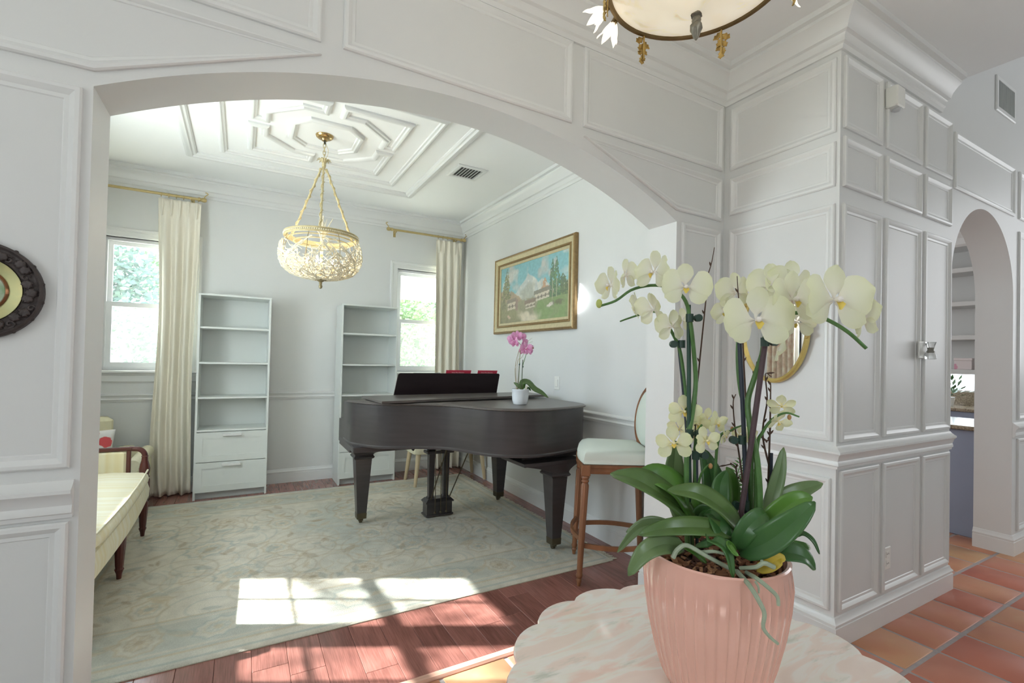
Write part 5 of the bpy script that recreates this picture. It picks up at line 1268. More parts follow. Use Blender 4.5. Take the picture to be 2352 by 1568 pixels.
class Bloom:
    def __init__(s, nm, base, tip, heart, lipc, colc):
        m = orchid_mat(nm + '_petal_skin', base, tip, heart); m2 = orchid_mat(nm + '_sepal_skin', tuple(v * .97 for v in base), tuple(v * .93 for v in tip), heart)
        s.pet = petal_mesh('petal', .49, .58, .05, .62, m); s.sep = petal_mesh('sepal', .46, .34, .02, .8, m2, .02)
        s.small = petal_mesh('petal', .46, .36, .06, .75, m)
        lm = mat(nm + '_lip', lipc, .45); cm_ = mat(nm + '_column', colc, .45)
        q = MB().lathe([(.004, 0), (.03, .012), (.045, .05), (.04, .1), (.015, .125)], n=10).build('c', cm_); s.col = q.data; bpy.data.objects.remove(q)
        mb = MB().rings([[(w_ * u, y_, z_ + h * abs(u)) for u in (-1, -.6, 0, .6, 1)] for w_, y_, z_, h in ((.02, 0, .03, 0), (.07, -.04, .06, .05), (.09, -.09, .09, .06), (.06, -.14, .11, .03), (.025, -.2, .12, 0))], False, False)
        q = mb.build('l', lm, smooth=70); s.lip = q.data; bpy.data.objects.remove(q)
    def make(s, parent, loc, face, size, roll=0, star=False, name='flower'):
        f = Vector(face).normalized(); up_ = Vector((0, 0, 1)); x_ = up_.cross(f)
        x_ = x_.normalized() if x_.length > .05 else RR.copy(); y_ = f.cross(x_)
        m4 = frame_axes(Vector(loc), x_, y_, f) @ Matrix.Rotation(roll, 4, 'Z') @ Matrix.Scale(size, 4)
        o = bpy.data.objects.new(name, s.col); COL.objects.link(o); o.parent = parent; o.matrix_basis = Matrix.Translation(-parent.location) @ m4
        def ch(nm, me, mt):
            q = bpy.data.objects.new(nm, me); COL.objects.link(q); q.parent = o; q.matrix_basis = mt
        rn = random.Random(int(abs(loc[0] * 9173 + loc[2] * 7919)))
        def J(a, tilt, z): return Matrix.Translation((0, 0, z)) @ Matrix.Rotation(R(a + rn.uniform(-6, 6)), 4, 'Z') @ Matrix.Rotation(R(tilt + rn.uniform(-7, 7)), 4, 'X')
        for a in (0, 128, -128): ch('sepal', s.sep, J(a, 6 if not star else -4, 0))
        for a in (76, -76): ch('petal', s.small if star else s.pet, J(a, 10, .018))
        ch('lip', s.lip, Matrix.Scale(.72, 4))
        return o
YEL = Bloom('pale_yellow', rgb(250, 250, 228), rgb(248, 250, 214), rgb(251, 246, 236), rgb(232, 206, 96), rgb(246, 240, 232))
LEM = Bloom('lemon', rgb(249, 248, 214), rgb(247, 249, 202), rgb(250, 240, 178), rgb(236, 206, 100), rgb(246, 236, 190))
PNK = Bloom('pink', rgb(232, 158, 204), rgb(240, 186, 220), rgb(226, 120, 176), rgb(214, 84, 130), rgb(244, 214, 226))

def leaf_mat(name, c1, c2):
    return mat(name, c1, .28, var=.2, vscale=9, stretch=(1, 1, 1), col2=c2, bump=.03, bscale=60, sss=0)
LEAFS = [leaf_mat('orchid_leaf', rgb(74, 102, 52), rgb(96, 126, 66)), leaf_mat('orchid_leaf_deep', rgb(52, 92, 50), rgb(74, 116, 58)), leaf_mat('orchid_leaf_pale', rgb(98, 122, 78), rgb(116, 140, 92)), leaf_mat('orchid_leaf_bright', rgb(74, 120, 46), rgb(96, 140, 58))]
def leaf(parent, spine, width, nrm, m, name='leaf', fold=.32, n=16, droop=0):
    P = cr(spine, n); nrm = Vector(nrm).normalized(); rs = []
    for i, p in enumerate(P):
        t = (P[min(n, i + 1)] - P[max(0, i - 1)]).normalized(); wd = t.cross(nrm).normalized(); nn = wd.cross(t)
        u = i / n; w_ = width * .5 * max(.06, (math.sin(math.pi * (.10 + .88 * u) ** .85)) ** .6)
        if u > .97: w_ *= .35
        if u < .12: w_ *= .55 + u * 3.7
        rs.append([p - parent.location + wd * w_ * s + nn * (fold * w_ * (1.25 * abs(s) - .25 * s * s) + .05 * w_ * math.sin(u * 9 + s * 2)) for s in (-1, -.7, -.35, 0, .35, .7, 1)])
    return MB().rings(rs, False, False).build(name, m, parent, smooth=27, solid=.0018)
def V3(a, b, c): return RR * a - _f * b + UU * c

def orchid():
    pc = Vector((.808, .61, TZ)); S = .00087
    o = tag(empty('potted_orchid', pc), 'pale yellow orchids in a ribbed salmon pink pot on the marble table', 'plant')
    # pot
    prof = [(.078, 0), (.084, .004), (.097, .03), (.110, .075), (.121, .125), (.1285, .175), (.1315, .215), (.1305, .242), (.129, .252), (.1295, .258), (.127, .261), (.122, .259), (.120, .25), (.119, .2)]
    nr = 46
    def fl(k, n, z):
        ph = (k / n * nr) % 1; d = min(ph, 1 - ph); f = 1 + (.021 if d < .06 else (.008 if d < .17 else 0)) * max(0, min(1, (.236 - z) / .012)) * max(0, min(1, z / .01)); return f
    pot = MB().lathe(prof[:8], n=nr * 9, cap=False, flute=fl)
    off = len(pot.v); pot.lathe(prof[7:], n=nr * 9, cap=False); pot.lathe([(.001, .001), (.078, 0)], n=nr * 9, cap=False)
    p_ = pot.build('pot', mat('salmon_glaze', rgb(238, 184, 166), .1, var=.05, vscale=3, coat=.7), o, smooth=38)
    import bmesh
    bm = bmesh.new(); bm.from_mesh(p_.data); bmesh.ops.remove_doubles(bm, verts=bm.verts, dist=2e-4); bmesh.ops.recalc_face_normals(bm, faces=bm.faces); bm.to_mesh(p_.data); bm.free()
    MB().lathe([(.002, .236), (.06, .238), (.1, .236), (.1195, .228), (.1195, .21), (.002, .21)], n=40).build('soil', mat('dark_soil', rgb(66, 48, 36), .95, var=.3, vscale=60), o)
    rn = random.Random(21)
    BK = [mat('bark_chip', rgb(134, 88, 58), .8, var=.3, vscale=50), mat('bark_chip_pale', rgb(176, 128, 92), .8, var=.25, vscale=50), mat('bark_chip_dark', rgb(88, 54, 40), .85, var=.3, vscale=50)]
    for mi in range(3):
        mb = MB()
        for k in range(150):
            a, r_ = rn.uniform(0, 6.283), .114 * math.sqrt(rn.random()); c = Vector((r_ * math.cos(a), r_ * math.sin(a), .24 + rn.uniform(0, .008)))
            l, w_, h = rn.uniform(.005, .013), rn.uniform(.0025, .006), rn.uniform(.0012, .003); q = Matrix.Rotation(rn.uniform(0, 6.3), 4, 'Z') @ Matrix.Rotation(rn.uniform(-.5, .5), 4, 'X') @ Matrix.Rotation(rn.uniform(-.4, .4), 4, 'Y')
            vs = [c + (q @ Vector((sx * l * rn.uniform(.7, 1.1), sy * w_ * rn.uniform(.6, 1.1), sz * h))) for sz in (-1, 1) for sx, sy in ((-1, -1), (1, -1), (1, 1), (-1, 1))]
            mb.add(vs, [(3, 2, 1, 0), (4, 5, 6, 7), (0, 1, 5, 4), (1, 2, 6, 5), (2, 3, 7, 6), (3, 0, 4, 7)])
        q = mb.build('bark_chips', BK[mi], o, smooth=0); q['kind'] = 'stuff'
    # leaves: (spine pixels with depth offset), width px, facing, material
    LV = [([(1600, 1205, .0), (1540, 1150, -.03), (1470, 1105, -.06), (1402, 1088, -.05)], 78, (.1, .6, .8), 0),
          ([(1605, 1200, .01), (1560, 1130, .0), (1510, 1095, -.02), (1462, 1092, -.03)], 78, (.25, .75, .7), 3),
          ([(1700, 1215, -.03), (1655, 1165, -.05), (1600, 1132, -.07), (1533, 1126, -.08)], 52, (.1, .75, .7), 0),
          ([(1690, 1225, -.04), (1620, 1212, -.07), (1540, 1212, -.1), (1466, 1228, -.11)], 48, (.0, .7, .75), 0),
          ([(1570, 1258, -.07), (1525, 1250, -.1), (1480, 1270, -.13), (1443, 1322, -.14)], 46, (-.35, .8, .5), 2),
          ([(1555, 1215, .0), (1510, 1205, -.02), (1465, 1215, -.03), (1418, 1268, -.03)], 30, (-.3, .8, .5), 2),
          ([(1545, 1205, .02), (1490, 1196, .03), (1438, 1222, .03)], 24, (-.2, .7, .6), 2),
          ([(1575, 1210, .03), (1556, 1140, .05), (1548, 1080, .06), (1552, 1012, .06)], 62, (-.1, 1, .1), 2),
          ([(1650, 1215, .03), (1640, 1150, .05), (1632, 1090, .06), (1612, 1028, .06)], 66, (.1, 1, .1), 1),
          ([(1655, 1210, .01), (1652, 1160, .01), (1655, 1110, .02), (1668, 1080, .02)], 46, (-.2, 1, .1), 1),
          ([(1670, 1205, .04), (1684, 1150, .05), (1680, 1100, .05), (1668, 1072, .05)], 34, (.3, .9, .1), 3),
          ([(1755, 1215, .02), (1772, 1150, .03), (1790, 1085, .04), (1800, 1027, .05)], 34, (-.45, .8, .1), 2),
          ([(1700, 1268, -.06), (1755, 1248, -.08), (1815, 1205, -.09), (1872, 1152, -.08)], 60, (-.3, .75, .6), 1),
          ([(1745, 1215, -.03), (1785, 1180, -.03), (1830, 1148, -.03), (1866, 1142, -.02)], 46, (-.2, .75, .6), 3),
          ([(1765, 1200, .05), (1800, 1150, .05), (1845, 1125, .06), (1890, 1110, .06)], 46, (-.2, .7, .6), 2),
          ([(1755, 1275, -.05), (1800, 1268, -.06), (1845, 1278, -.06), (1872, 1308, -.05)], 46, (.1, .7, .7), 1),
          ([(1800, 1235, .06), (1838, 1225, .06), (1865, 1240, .05), (1882, 1272, .05)], 17, (.3, .7, .6), 1),
          ([(1598, 1252, -.05), (1632, 1240, -.09), (1668, 1262, -.11), (1684, 1328, -.115)], 30, (.3, .85, .4), 1),
          ([(1690, 1262, -.05), (1660, 1225, -.06), (1640, 1185, -.04), (1618, 1180, -.02)], 46, (.1, .85, .5), 1),
          ([(1690, 1258, -.06), (1715, 1215, -.07), (1745, 1185, -.06), (1758, 1178, -.04)], 44, (-.1, .8, .6), 1),
          ([(1690, 1262, -.08), (1672, 1248, -.1), (1685, 1268, -.115), (1697, 1276, -.12)], 14, (.2, .9, .3), 3),
          ([(1622, 1292, -.07), (1595, 1268, -.08), (1568, 1256, -.09)], 14, (0, .8, .6), 3),
          ([(1600, 1235, .0), (1602, 1190, .01), (1615, 1172, .01), (1640, 1170, .0)], 40, (.1, .9, .3), 1)]
    for sp_, w_, f_, mi in LV: leaf(o, [orc(*q) for q in sp_], w_ * S * .92, V3(*f_), LEAFS[mi])
    leaf(o, [orc(1738, 1308, -.07), orc(1765, 1298, -.08), orc(1790, 1283, -.08), orc(1804, 1286, -.08)], 26 * S, V3(.1, .8, .6), mat('yellow_leaf', rgb(206, 180, 66), .45, var=.15, vscale=20))['label'] = 'yellowing leaf'
    # stakes, flower spikes, twigs
    DG = mat('dark_green_stake', rgb(34, 70, 54), .5); NV = mat('navy_stake', rgb(44, 52, 66), .5); PU = mat('plum_stake', rgb(78, 58, 62), .55, var=.15, vscale=40); ST = mat('orchid_stem', rgb(82, 122, 62), .45, var=.15, vscale=60); TW = mat('birch_twig', rgb(84, 62, 50), .75, var=.2, vscale=90)
    def rodp(nm, pts, r_, m, n=8, smooth=12):
        P = cr([orc(*q) - pc for q in pts], smooth) if len(pts) > 2 else [orc(*q) - pc for q in pts]
        return MB().tube(P, r_ if not isinstance(r_, tuple) else [r_[0] + (r_[1] - r_[0]) * i / (len(P) - 1) for i in range(len(P))], n).build(nm, m, o)
    rodp('stake', [(1582, 700, .01), (1583, 1260, .01)], .0042, DG); rodp('stake', [(1558, 785, .03), (1577, 990, .03), (1586, 1260, .03)], .003, NV)
    rodp('stake', [(1698, 776, .02), (1708, 980, .02), (1718, 1270, .02)], .0042, NV); rodp('stake', [(1758, 782, -.01), (1728, 1000, -.01), (1692, 1250, -.01)], .0052, PU)
    rodp('stake', [(1772, 1040, .05), (1768, 1260, .05)], .003, NV); rodp('stake', [(1600, 1050, .02), (1601, 1260, .02)], .0032, NV)
    rodp('flower_spike', [(1580, 1265, .0), (1577, 1150, 0), (1578, 1030, 0), (1590, 950, .015), (1598, 880, .02), (1594, 810, .01), (1586, 740, 0), (1574, 690, .01), (1545, 663, .02), (1500, 655, .02), (1452, 665, .02), (1415, 690, .0), (1380, 702, -.01)], (.0055, .0025), ST, 8, 50)
    rodp('flower_spike', [(1590, 1260, .02), (1580, 1000, .03), (1574, 900, .03), (1563, 810, .025), (1546, 768, .02), (1526, 735, .02), (1506, 716, .02), (1478, 720, .02), (1440, 732, .02), (1424, 738, .02)], (.0045, .0016), ST, 8, 40)
    rodp('flower_spike', [(1722, 1265, .03), (1724, 1000, .03), (1702, 900, .03), (1695, 830, .03), (1696, 775, .035), (1700, 720, .05), (1690, 690, .06)], (.0052, .003), ST, 8, 40)
    rodp('flower_spike', [(1742, 1265, 0), (1745, 1150, .0), (1738, 1050, .0), (1722, 970, .005), (1718, 920, .01), (1732, 870, .01), (1750, 815, .0), (1757, 775, -.005), (1778, 745, .02), (1808, 722, .03), (1860, 719, .02), (1908, 738, .01), (1950, 764, .0), (1990, 800, .0)], (.0062, .003), ST, 8, 60)
    rodp('flower_spike', [(1735, 1260, .02), (1738, 1040, .02), (1752, 992, .02), (1775, 962, .02), (1805, 948, .02), (1836, 957, .02)], (.004, .0015), ST, 8, 30)
    rodp('flower_spike', [(1602, 1200, .02), (1596, 1060, .02), (1600, 1000, .02), (1612, 975, .03)], (.0045, .002), ST, 8, 20)
    rodp('flower_spike', [(1640, 1210, .04), (1648, 1020, .04), (1680, 988, .04), (1706, 976, .05)], (.0035, .0015), ST, 8, 20)
    rodp('flower_spike', [(1604, 1110, .01), (1612, 1085, .0), (1628, 1066, -.005)], (.0026, .0015), ST, 7, 10)
    twl = [[(1590, 1250, .03), (1598, 930, .04), (1604, 860, .04), (1613, 770, .04), (1622, 680, .04), (1624, 640, .04), (1634, 605, .04), (1641, 568, .04)],
           [(1735, 1240, .06), (1712, 900, .07), (1704, 740, .06), (1697, 690, .06), (1693, 634, .06)], [(1722, 1230, .04), (1700, 1060, .05), (1688, 980, .05), (1684, 925, .05), (1690, 905, .05)],
           [(1760, 1235, .05), (1768, 1000, .06), (1770, 900, .06), (1770, 878, .06)], [(1690, 1180, .06), (1690, 1075, .06), (1655, 1070, .05)], [(1720, 1240, .05), (1728, 1060, .06), (1716, 950, .06), (1724, 900, .06), (1732, 868, .06), (1738, 830, .06)], [(1775, 1100, .05), (1752, 1000, .06), (1762, 920, .07), (1758, 860, .07), (1772, 865, .07)], [(1745, 1000, .03), (1765, 1010, .04), (1772, 960, .05)]]
    for q in twl:
        b_ = rodp('twig', q, (.0022, .0008), TW, 6, 24); P = cr([orc(*z) - pc for z in q], 24)
        for j in range(4, 24, 4):
            dv = (P[j] - P[j - 1]).normalized() + V3(rn.choice((-.6, .6)), 0, 0); mb = MB().tube([P[j], P[j] + dv * .005, P[j] + dv * .009], [.0012, .002, .0006], 6).build('twig_bud', TW, b_)
    CL = mat('clip_plastic', rgb(40, 66, 56), .4)
    for q, s in (((1584, 730, -.005), 1), ((1566, 790, .02), -1), ((1757, 785, -.02), 1), ((1584, 996, -.005), 1), ((1598, 1045, .0), 1), ((1705, 1010, .01), -1), ((1712, 1160, .01), -1)):
        p = orc(*q) - pc; c = MB().tube([p - UU * .008, p + UU * .008], .0075, 10).build('plant_clip', CL, o)
        q2 = p + RR * s * .017; MB().tube([q2 - _f * .005, q2 + _f * .005], .0075, 14).build('clip_wheel', CL, c); MB().tube([p, q2], .004, 6).build('clip_arm', CL, c)
    # flowers
    FL = [(1402, 655, 0, 90, (-.93, .33, 0)), (1438, 632, .05, 80, (.85, -.3, .1)), (1502, 625, 0, 98, (-.85, .5, .1)), (1575, 660, -.03, 104, (-.2, .95, .12)), (1462, 704, .03, 74, (-.85, -.35, -.1)), (1500, 712, -.02, 84, (-.45, -.8, -.2)), (1543, 750, .0, 78, (-.35, -.85, .1)), (1566, 735, .04, 58, (-.2, -.9, 0)),
          (1690, 672, .07, 96, (-.3, -.9, .1)), (1668, 716, .06, 70, (-.9, .3, 0)), (1737, 735, -.07, 132, (-.03, 1, .08)), (1822, 688, -.03, 116, (.25, .95, .05)), (1772, 655, .06, 98, (.1, -.9, .2)), (1815, 652, .07, 104, (0, -.95, .25)), (1918, 690, -.06, 138, (.12, .97, .12)), (1984, 732, 0, 92, (.92, .2, 0)), (1828, 738, .06, 84, (.2, -.9, -.3)), (1786, 805, .06, 62, (.75, .35, -.3))]
    for x_, y_, of, w_, f_ in FL: YEL.make(o, orc(x_, y_, of), V3(*f_), w_ * S * 1.04, rn.uniform(-.15, .15))
    FS = [(1572, 945, .02, 76, (-.1, .95, .1)), (1548, 1018, -.04, 80, (-.3, .8, .35)), (1600, 975, .04, 62, (.2, .9, .2)), (1622, 1012, -.03, 62, (.15, .9, .2)), (1646, 972, .03, 56, (.4, .85, .1)), (1664, 1000, .02, 48, (.7, .5, 0)), (1560, 985, .05, 58, (-.5, .6, .3)), (1625, 965, .06, 58, (.2, .9, 0)), (1795, 932, .02, 56, (.4, -.7, .5)), (1788, 968, .03, 54, (.1, .8, -.3)), (1722, 1000, .05, 40, (.2, .8, .1)), (1698, 998, .06, 34, (-.4, .7, 0)), (1600, 1005, .05, 50, (0, .9, .2))]
    for x_, y_, of, w_, f_ in FS: LEM.make(o, orc(x_, y_, of), V3(*f_), w_ * S * 1.05, rn.uniform(-.3, .3), star=True)
    BD = mat('orchid_bud', rgb(190, 200, 112), .5, var=.1, vscale=40); BB = mat('dry_bud', rgb(176, 132, 84), .6)
    for x_, y_, of, r_, m in ((1376, 697, -.01, .0085, BD), (1813, 958, .02, .0045, BB), (1632, 1070, -.005, .005, BB), (1682, 985, .045, .0045, BB)):
        MB().sphere((0, 0, 0), r_, 12, 8, (.8, .8, 1.15)).build('bud', m, o, loc=orc(x_, y_, of) - pc)
    # aerial roots
    RT = mat('aerial_root', rgb(164, 176, 152), .6, var=.12, vscale=60)
    for q, a, b in (([(1693, 1312, -.07), (1722, 1345, -.135), (1746, 1385, -.15), (1756, 1410, -.15), (1753, 1440, -.15), (1768, 1462, -.15), (1787, 1478, -.145)], .0055, .003), ([(1715, 1315, -.07), (1738, 1328, -.125), (1768, 1352, -.14), (1785, 1370, -.14), (1788, 1390, -.14)], .005, .0035), ([(1546, 1280, -.11), (1556, 1262, -.11), (1578, 1252, -.1), (1620, 1275, -.1), (1670, 1302, -.09), (1690, 1312, -.07)], .0055, .0045), ([(1778, 1302, -.09), (1755, 1293, -.1), (1735, 1302, -.1), (1700, 1304, -.08)], .0055, .004), ([(1752, 1275, -.08), (1749, 1290, -.095)], .004, .003), ([(1610, 1268, -.09), (1640, 1266, -.1), (1665, 1272, -.1)], .0045, .003), ([(1735, 1335, -.13), (1742, 1348, -.138), (1743, 1362, -.14)], .0025, .0018)):
        rodp('aerial_root', q, (a * .78, b * .78), RT, 8, 24)
    # ferns tucked behind
    FR = mat('fern_green', rgb(108, 156, 88), .6)
    for q in ([(1690, 1200, .07), (1690, 1110, .08), (1706, 1050, .09)], [(1695, 1200, .07), (1715, 1120, .09), (1722, 1085, .1)], [(1790, 1235, .05), (1815, 1190, .06), (1822, 1168, .06)], [(1795, 1240, .07), (1825, 1245, .07), (1842, 1262, .06)], [(1600, 1220, .07), (1625, 1170, .08), (1632, 1110, .09)]):
        P = cr([orc(*z) - pc for z in q], 16); f = MB().tube(P, .0009, 5).build('fern_frond', FR, o); mb = MB()
        for j in range(3, 16):
            t = (P[j] - P[j - 1]).normalized(); ln = .022 * math.sin(math.pi * (j / 17)) + .004
            for s in (-1, 1):
                d = (t * .5 + RR * s).normalized(); w_ = UU * .0022; mb.add([P[j], P[j] + d * ln * .5 + w_, P[j] + d * ln, P[j] + d * ln * .5 - w_], [(0, 1, 2, 3)])
        q_ = mb.build('leaflets', FR, f, smooth=0); q_['kind'] = 'stuff'
orchid()

# ---------------------------------------------------------------- small pink orchid on the piano
def pink_orchid():
    base = onz(1194.5, 928, ZT + .0215); d0 = math.hypot(base.x, base.y); dr = Vector((base.x / d0, base.y / d0, 0))
    o = tag(empty('pink_orchid', base), 'pink orchid in a small ribbed white pot on the piano lid', 'plant')
    def P(x_, y_, of=0): d = ray(x_, y_); return CAM + d * ((d0 + of) / d.dot(dr)) - base
    WP = mat('white_glaze', rgb(236, 240, 244), .25)
    MB().lathe([(.046, 0), (.05, .003), (.057, .03), (.0605, .07), (.061, .098), (.0625, .1), (.0625, .112), (.058, .112), (.056, .1), (.05, .03), (.001, .028)], n=120, flute=lambda k, n, z: 1 + (.012 * math.cos(2 * math.pi * k / 3) if .004 < z < .097 else 0)).build('pot', WP, o, smooth=60)
    MB().lathe([(.002, .1), (.03, .102), (.057, .1), (.057, .09), (.002, .09)], n=24).build('soil', mat('moss_soil', rgb(150, 120, 84), .9, var=.3, vscale=60), o)
    ST = mat('orchid_stem', None); STK = mat('navy_stake_soft', rgb(86, 92, 76), .5)
    def rd(nm, pts, r0, r1, m, n=20): Q = cr([P(*q) for q in pts], n); MB().tube(Q, [r0 + (r1 - r0) * i / n for i in range(n + 1)], 6).build(nm, m, o)
    rd('flower_spike', [(1190, 895), (1193, 840), (1195, 805), (1197, 795), (1192, 787), (1184, 783)], .003, .0016, mat('orchid_stem_pale', rgb(150, 150, 104), .5)); rd('flower_spike', [(1198, 893), (1200, 845), (1205, 825), (1209, 812)], .003, .0018, ST)
    rd('stake', [(1189, 895), (1193, 838), (1194, 836)], .003, .003, STK); rd('stake', [(1198, 893), (1200, 840), (1201, 826)], .003, .003, STK)
    TW = mat('pale_twig', rgb(170, 150, 112), .7)
    for q in ([(1186, 895), (1184, 840), (1189, 815), (1194, 800), (1204, 790), (1222, 776)], [(1188, 895), (1187, 850), (1191, 825), (1199, 820), (1210, 790), (1214, 788), (1223, 784)], [(1186, 895), (1183, 850), (1188, 830), (1192, 806)]): rd('twig', q, .0016, .0008, TW)
    for x_, y_ in ((1193, 837), (1201, 842)): MB().sphere((0, 0, 0), .0055, 8, 6).build('plant_clip', mat('clip_plastic', None), o, loc=P(x_, y_, -.004))
    def pl(x_, y_, of): return P(x_, y_, of) + base
    sc = .0033
    for x_, y_, of, w_, f_ in ((1180, 782, 0, 22, (-.5, .8, .1)), (1187, 772, .01, 22, (-.1, .9, .2)), (1197, 774, .02, 20, (.3, .8, .2)), (1173, 778, .02, 18, (-.8, .5, 0)), (1183, 789, -.01, 16, (-.2, .9, -.4)), (1204, 786, .02, 18, (.6, .5, 0)), (1208, 800, -.01, 24, (0, 1, .1)), (1201, 806, 0, 16, (-.4, .9, -.2)), (1215, 807, .01, 16, (.5, .8, -.2)), (1220, 798, .02, 14, (.8, .3, 0))):
        PNK.make(o, pl(x_, y_, of), V3(*f_), w_ * sc * 1.15)
    MB().sphere((0, 0, 0), .007, 8, 6, (1.3, 1, 1)).build('bud', mat('dusty_bud', rgb(186, 130, 120), .5), o, loc=P(1224, 799, .02))
    class Z: location = base
    def lf(pts, w_, f_, m):
        n = 14; Q = cr([P(*q) for q in pts], n); nr = V3(*f_).normalized(); rs = []
        for i, p in enumerate(Q):
            t = (Q[min(n, i + 1)] - Q[max(0, i - 1)]).normalized(); wd = t.cross(nr).normalized(); u = i / n; ww = w_ * .5 * max(.05, math.sin(math.pi * (.1 + .88 * u)) ** .7); rs.append([p + wd * ww * s + nr * .15 * ww * abs(s) for s in (-1, -.5, 0, .5, 1)])
        MB().rings(rs, False, False).build('leaf', m, o, smooth=70, solid=.0018)
    lf([(1197, 893, 0), (1200, 878, 0), (1213, 878, .02), (1228, 893, .04), (1245, 902, .05), (1259, 913, .06)], .055, (.1, .7, .7), LEAFS[0])
    lf([(1197, 893, 0), (1190, 885, -.01), (1180, 878, -.01)], .026, (-.2, .9, .3), LEAFS[2]); lf([(1197, 894, 0), (1200, 884, .01), (1207, 880, .02)], .05, (.1, .9, .3), LEAFS[3]); lf([(1205, 892, 0), (1214, 891, .02), (1219, 897, .02)], .02, (.1, .6, .7), LEAFS[1])
    MB().rings([[P(x_, y_, of) for x_, y_ in ((1204, 895), (1208, 896), (1213, 886), (1208, 885))] for of in (-.02, -.019)]).build('plant_tag', mat('plant_tag_print', rgb(214, 212, 190), .5, var=.15, vscale=120), o, smooth=0)
pink_orchid()

# ================================================================== ROOM BEYOND THE NARROW ARCH
BLUE = mat('blue_grey_paint', rgb(150, 160, 180), .5, var=.03, vscale=4)
GRAN = mat('brown_granite', rgb(112, 98, 80), .15, var=.5, vscale=70, col2=rgb(184, 170, 146))
PALE = mat('pale_green_white', rgb(226, 232, 218), .4)
o = tag(empty('kitchen_island', (5.5, 2.35, 0)), 'blue grey kitchen island with brown granite top beyond the narrow arch', 'counter')
MB().bbox((-.36, -.87, 0), (.4, .9, .865), .006).build('base', BLUE, o, smooth=0)
MB().bbox((-.4, -.89, .866), (.46, .94, .9), .008).build('worktop', GRAN, o, smooth=0)
o = tag(empty('kitchen_cabinet', (7.65, 2.6, 0)), 'far blue kitchen cabinet with granite backsplash under the window', 'cabinet')
MB().bbox((-.28, -1.0, 0), (.33, 1.2, .86), .005).build('body', BLUE, o, smooth=0)
MB().bbox((-.31, -1.0, .861), (.33, 1.2, .9), .006).build('worktop', GRAN, o, smooth=0)
MB().box((.3, -1.0, .901), (.335, 1.2, 1.07)).build('backsplash', GRAN, o, smooth=0)
o = tag(empty('built_in_shelving', (6.1, 1.95, 0)), 'white built in shelving with cornice beyond the narrow arch', 'shelving')
for z in (1.31, 1.64, 1.965, 2.29): MB().bbox((-.1, -.48, z), (.2, .6, z + .045), .004).build('shelf', WHITE, o, smooth=0)
MB().box((.2, -.48, 1.31), (.215, .6, 2.62)).build('back_panel', WHITE, o, smooth=0)
for y in (-.5, .6): MB().bbox((-.1, y, 1.31), (.215, y + .02, 2.62), .003).build('side_panel', WHITE, o, smooth=0)
MB().prism([(-.1, 2.56), (-.12, 2.58), (-.14, 2.66), (-.17, 2.7), (-.17, 2.74), (.215, 2.74), (.215, 2.56)], -.5, .62, 'y')
rs = [[(a, y, z) for a, z in ((-.1, 2.54), (-.115, 2.56), (-.125, 2.62), (-.15, 2.66), (-.16, 2.72), (.215, 2.72), (.215, 2.54))] for y in (-.5, .62)]
MB().rings(rs).build('cornice', TRIM, o, smooth=20)
MB().box((.1, -.48, .9), (.2, -.14, 1.309)).build('support_panel', PALE, o, smooth=0)
g = onx(2219, 843, 6.1)
o = tag(empty('gift_box', (6.07, g.y, 1.3555)), 'small pink and white floral box on the lowest shelf', 'box')
PB = petals_mat('pink_floral_print', rgb(238, 228, 228), [rgb(214, 130, 160), rgb(226, 170, 190), rgb(160, 120, 110)])
MB().bbox((-.05, -.065, 0), (.05, .065, .085), .003).build('body', PB, o, smooth=0); MB().bbox((-.053, -.068, .0855), (.053, .068, .11), .003).build('lid', PB, o, smooth=0)
o = tag(empty('window_plant', (7.66, 2.47, .9005)), 'small leafy potted plant on the far kitchen counter', 'plant')
MB().lathe([(.04, 0), (.055, .1), (.058, .11)], n=20).build('pot', WHITE, o)
rn = random.Random(8); mb = MB()
for k in range(60):
    a, b_ = rn.uniform(0, 6.28), rn.uniform(.2, 1.4); d = Vector((math.cos(a) * math.cos(b_), math.sin(a) * math.cos(b_), math.sin(b_))); p = Vector((0, 0, .1)) + d * rn.uniform(.06, .26); s = d.cross(Vector((0, 0, 1))).normalized() * .02
    mb.add([p, p + d * .04 + s, p + d * .09, p + d * .04 - s], [(0, 1, 2, 3)])
q = mb.build('foliage', LEAFS[1], o, smooth=0); q['kind'] = 'stuff'
struct(MB().box((2.66, 4.6, 0), (8.1, 4.7, CF)).build('wall_kitchen', WHITE, smooth=0), 'white back wall of the kitchen')
struct(MB().box((2.66, YR2, CF - .001), (8, 4.6, CF + .05)).build('ceiling', CEIL, smooth=0), 'white kitchen ceiling')
struct(MB().box((2.62, YB, 0), (2.66, 4.6, CF)).build('wall_kitchen_left', WHITE, smooth=0), 'white side wall of the kitchen')

# ================================================================== OUTSIDE THE WINDOWS
SAND = mat('sand', rgb(222, 218, 196), .95, var=.2, vscale=3)  # kept pale so the sunlit ground bounces light up to the ceiling
struct(MB().box((-40, 5.8, -.4), (45, 60, -.3)).build('ground', SAND, smooth=0), 'lawn outside the windows, kept pale to bounce light')
struct(MB().box((-40, -20, -.4), (-1.6, 5.8, -.3)).build('ground', SAND, smooth=0), 'lawn beside the house, kept pale to bounce light')
EAVE = mat('eave_paint', rgb(244, 238, 236), .6)
struct(MB().box((-4, FY + .142, 2.92), (4.5, 6.85, 3.0)).build('sun_block_eave', EAVE, smooth=0), 'unseen white eave added to keep sun off the far windows')  # added out of view to block the sun from the far windows
o = tag(empty('porch_beam', (3.3, 6.75, 2.19)), 'pale porch beam seen through the window by the right curtain', 'beam')
MB().bbox((-2.1, -.06, 0), (2.2, .06, .725), .01).build('fascia', EAVE, o, smooth=0); MB().bbox((-2.12, -.075, 0), (2.2, -.061, .06), .004).build('drip_trim', TRIM, o, smooth=0)
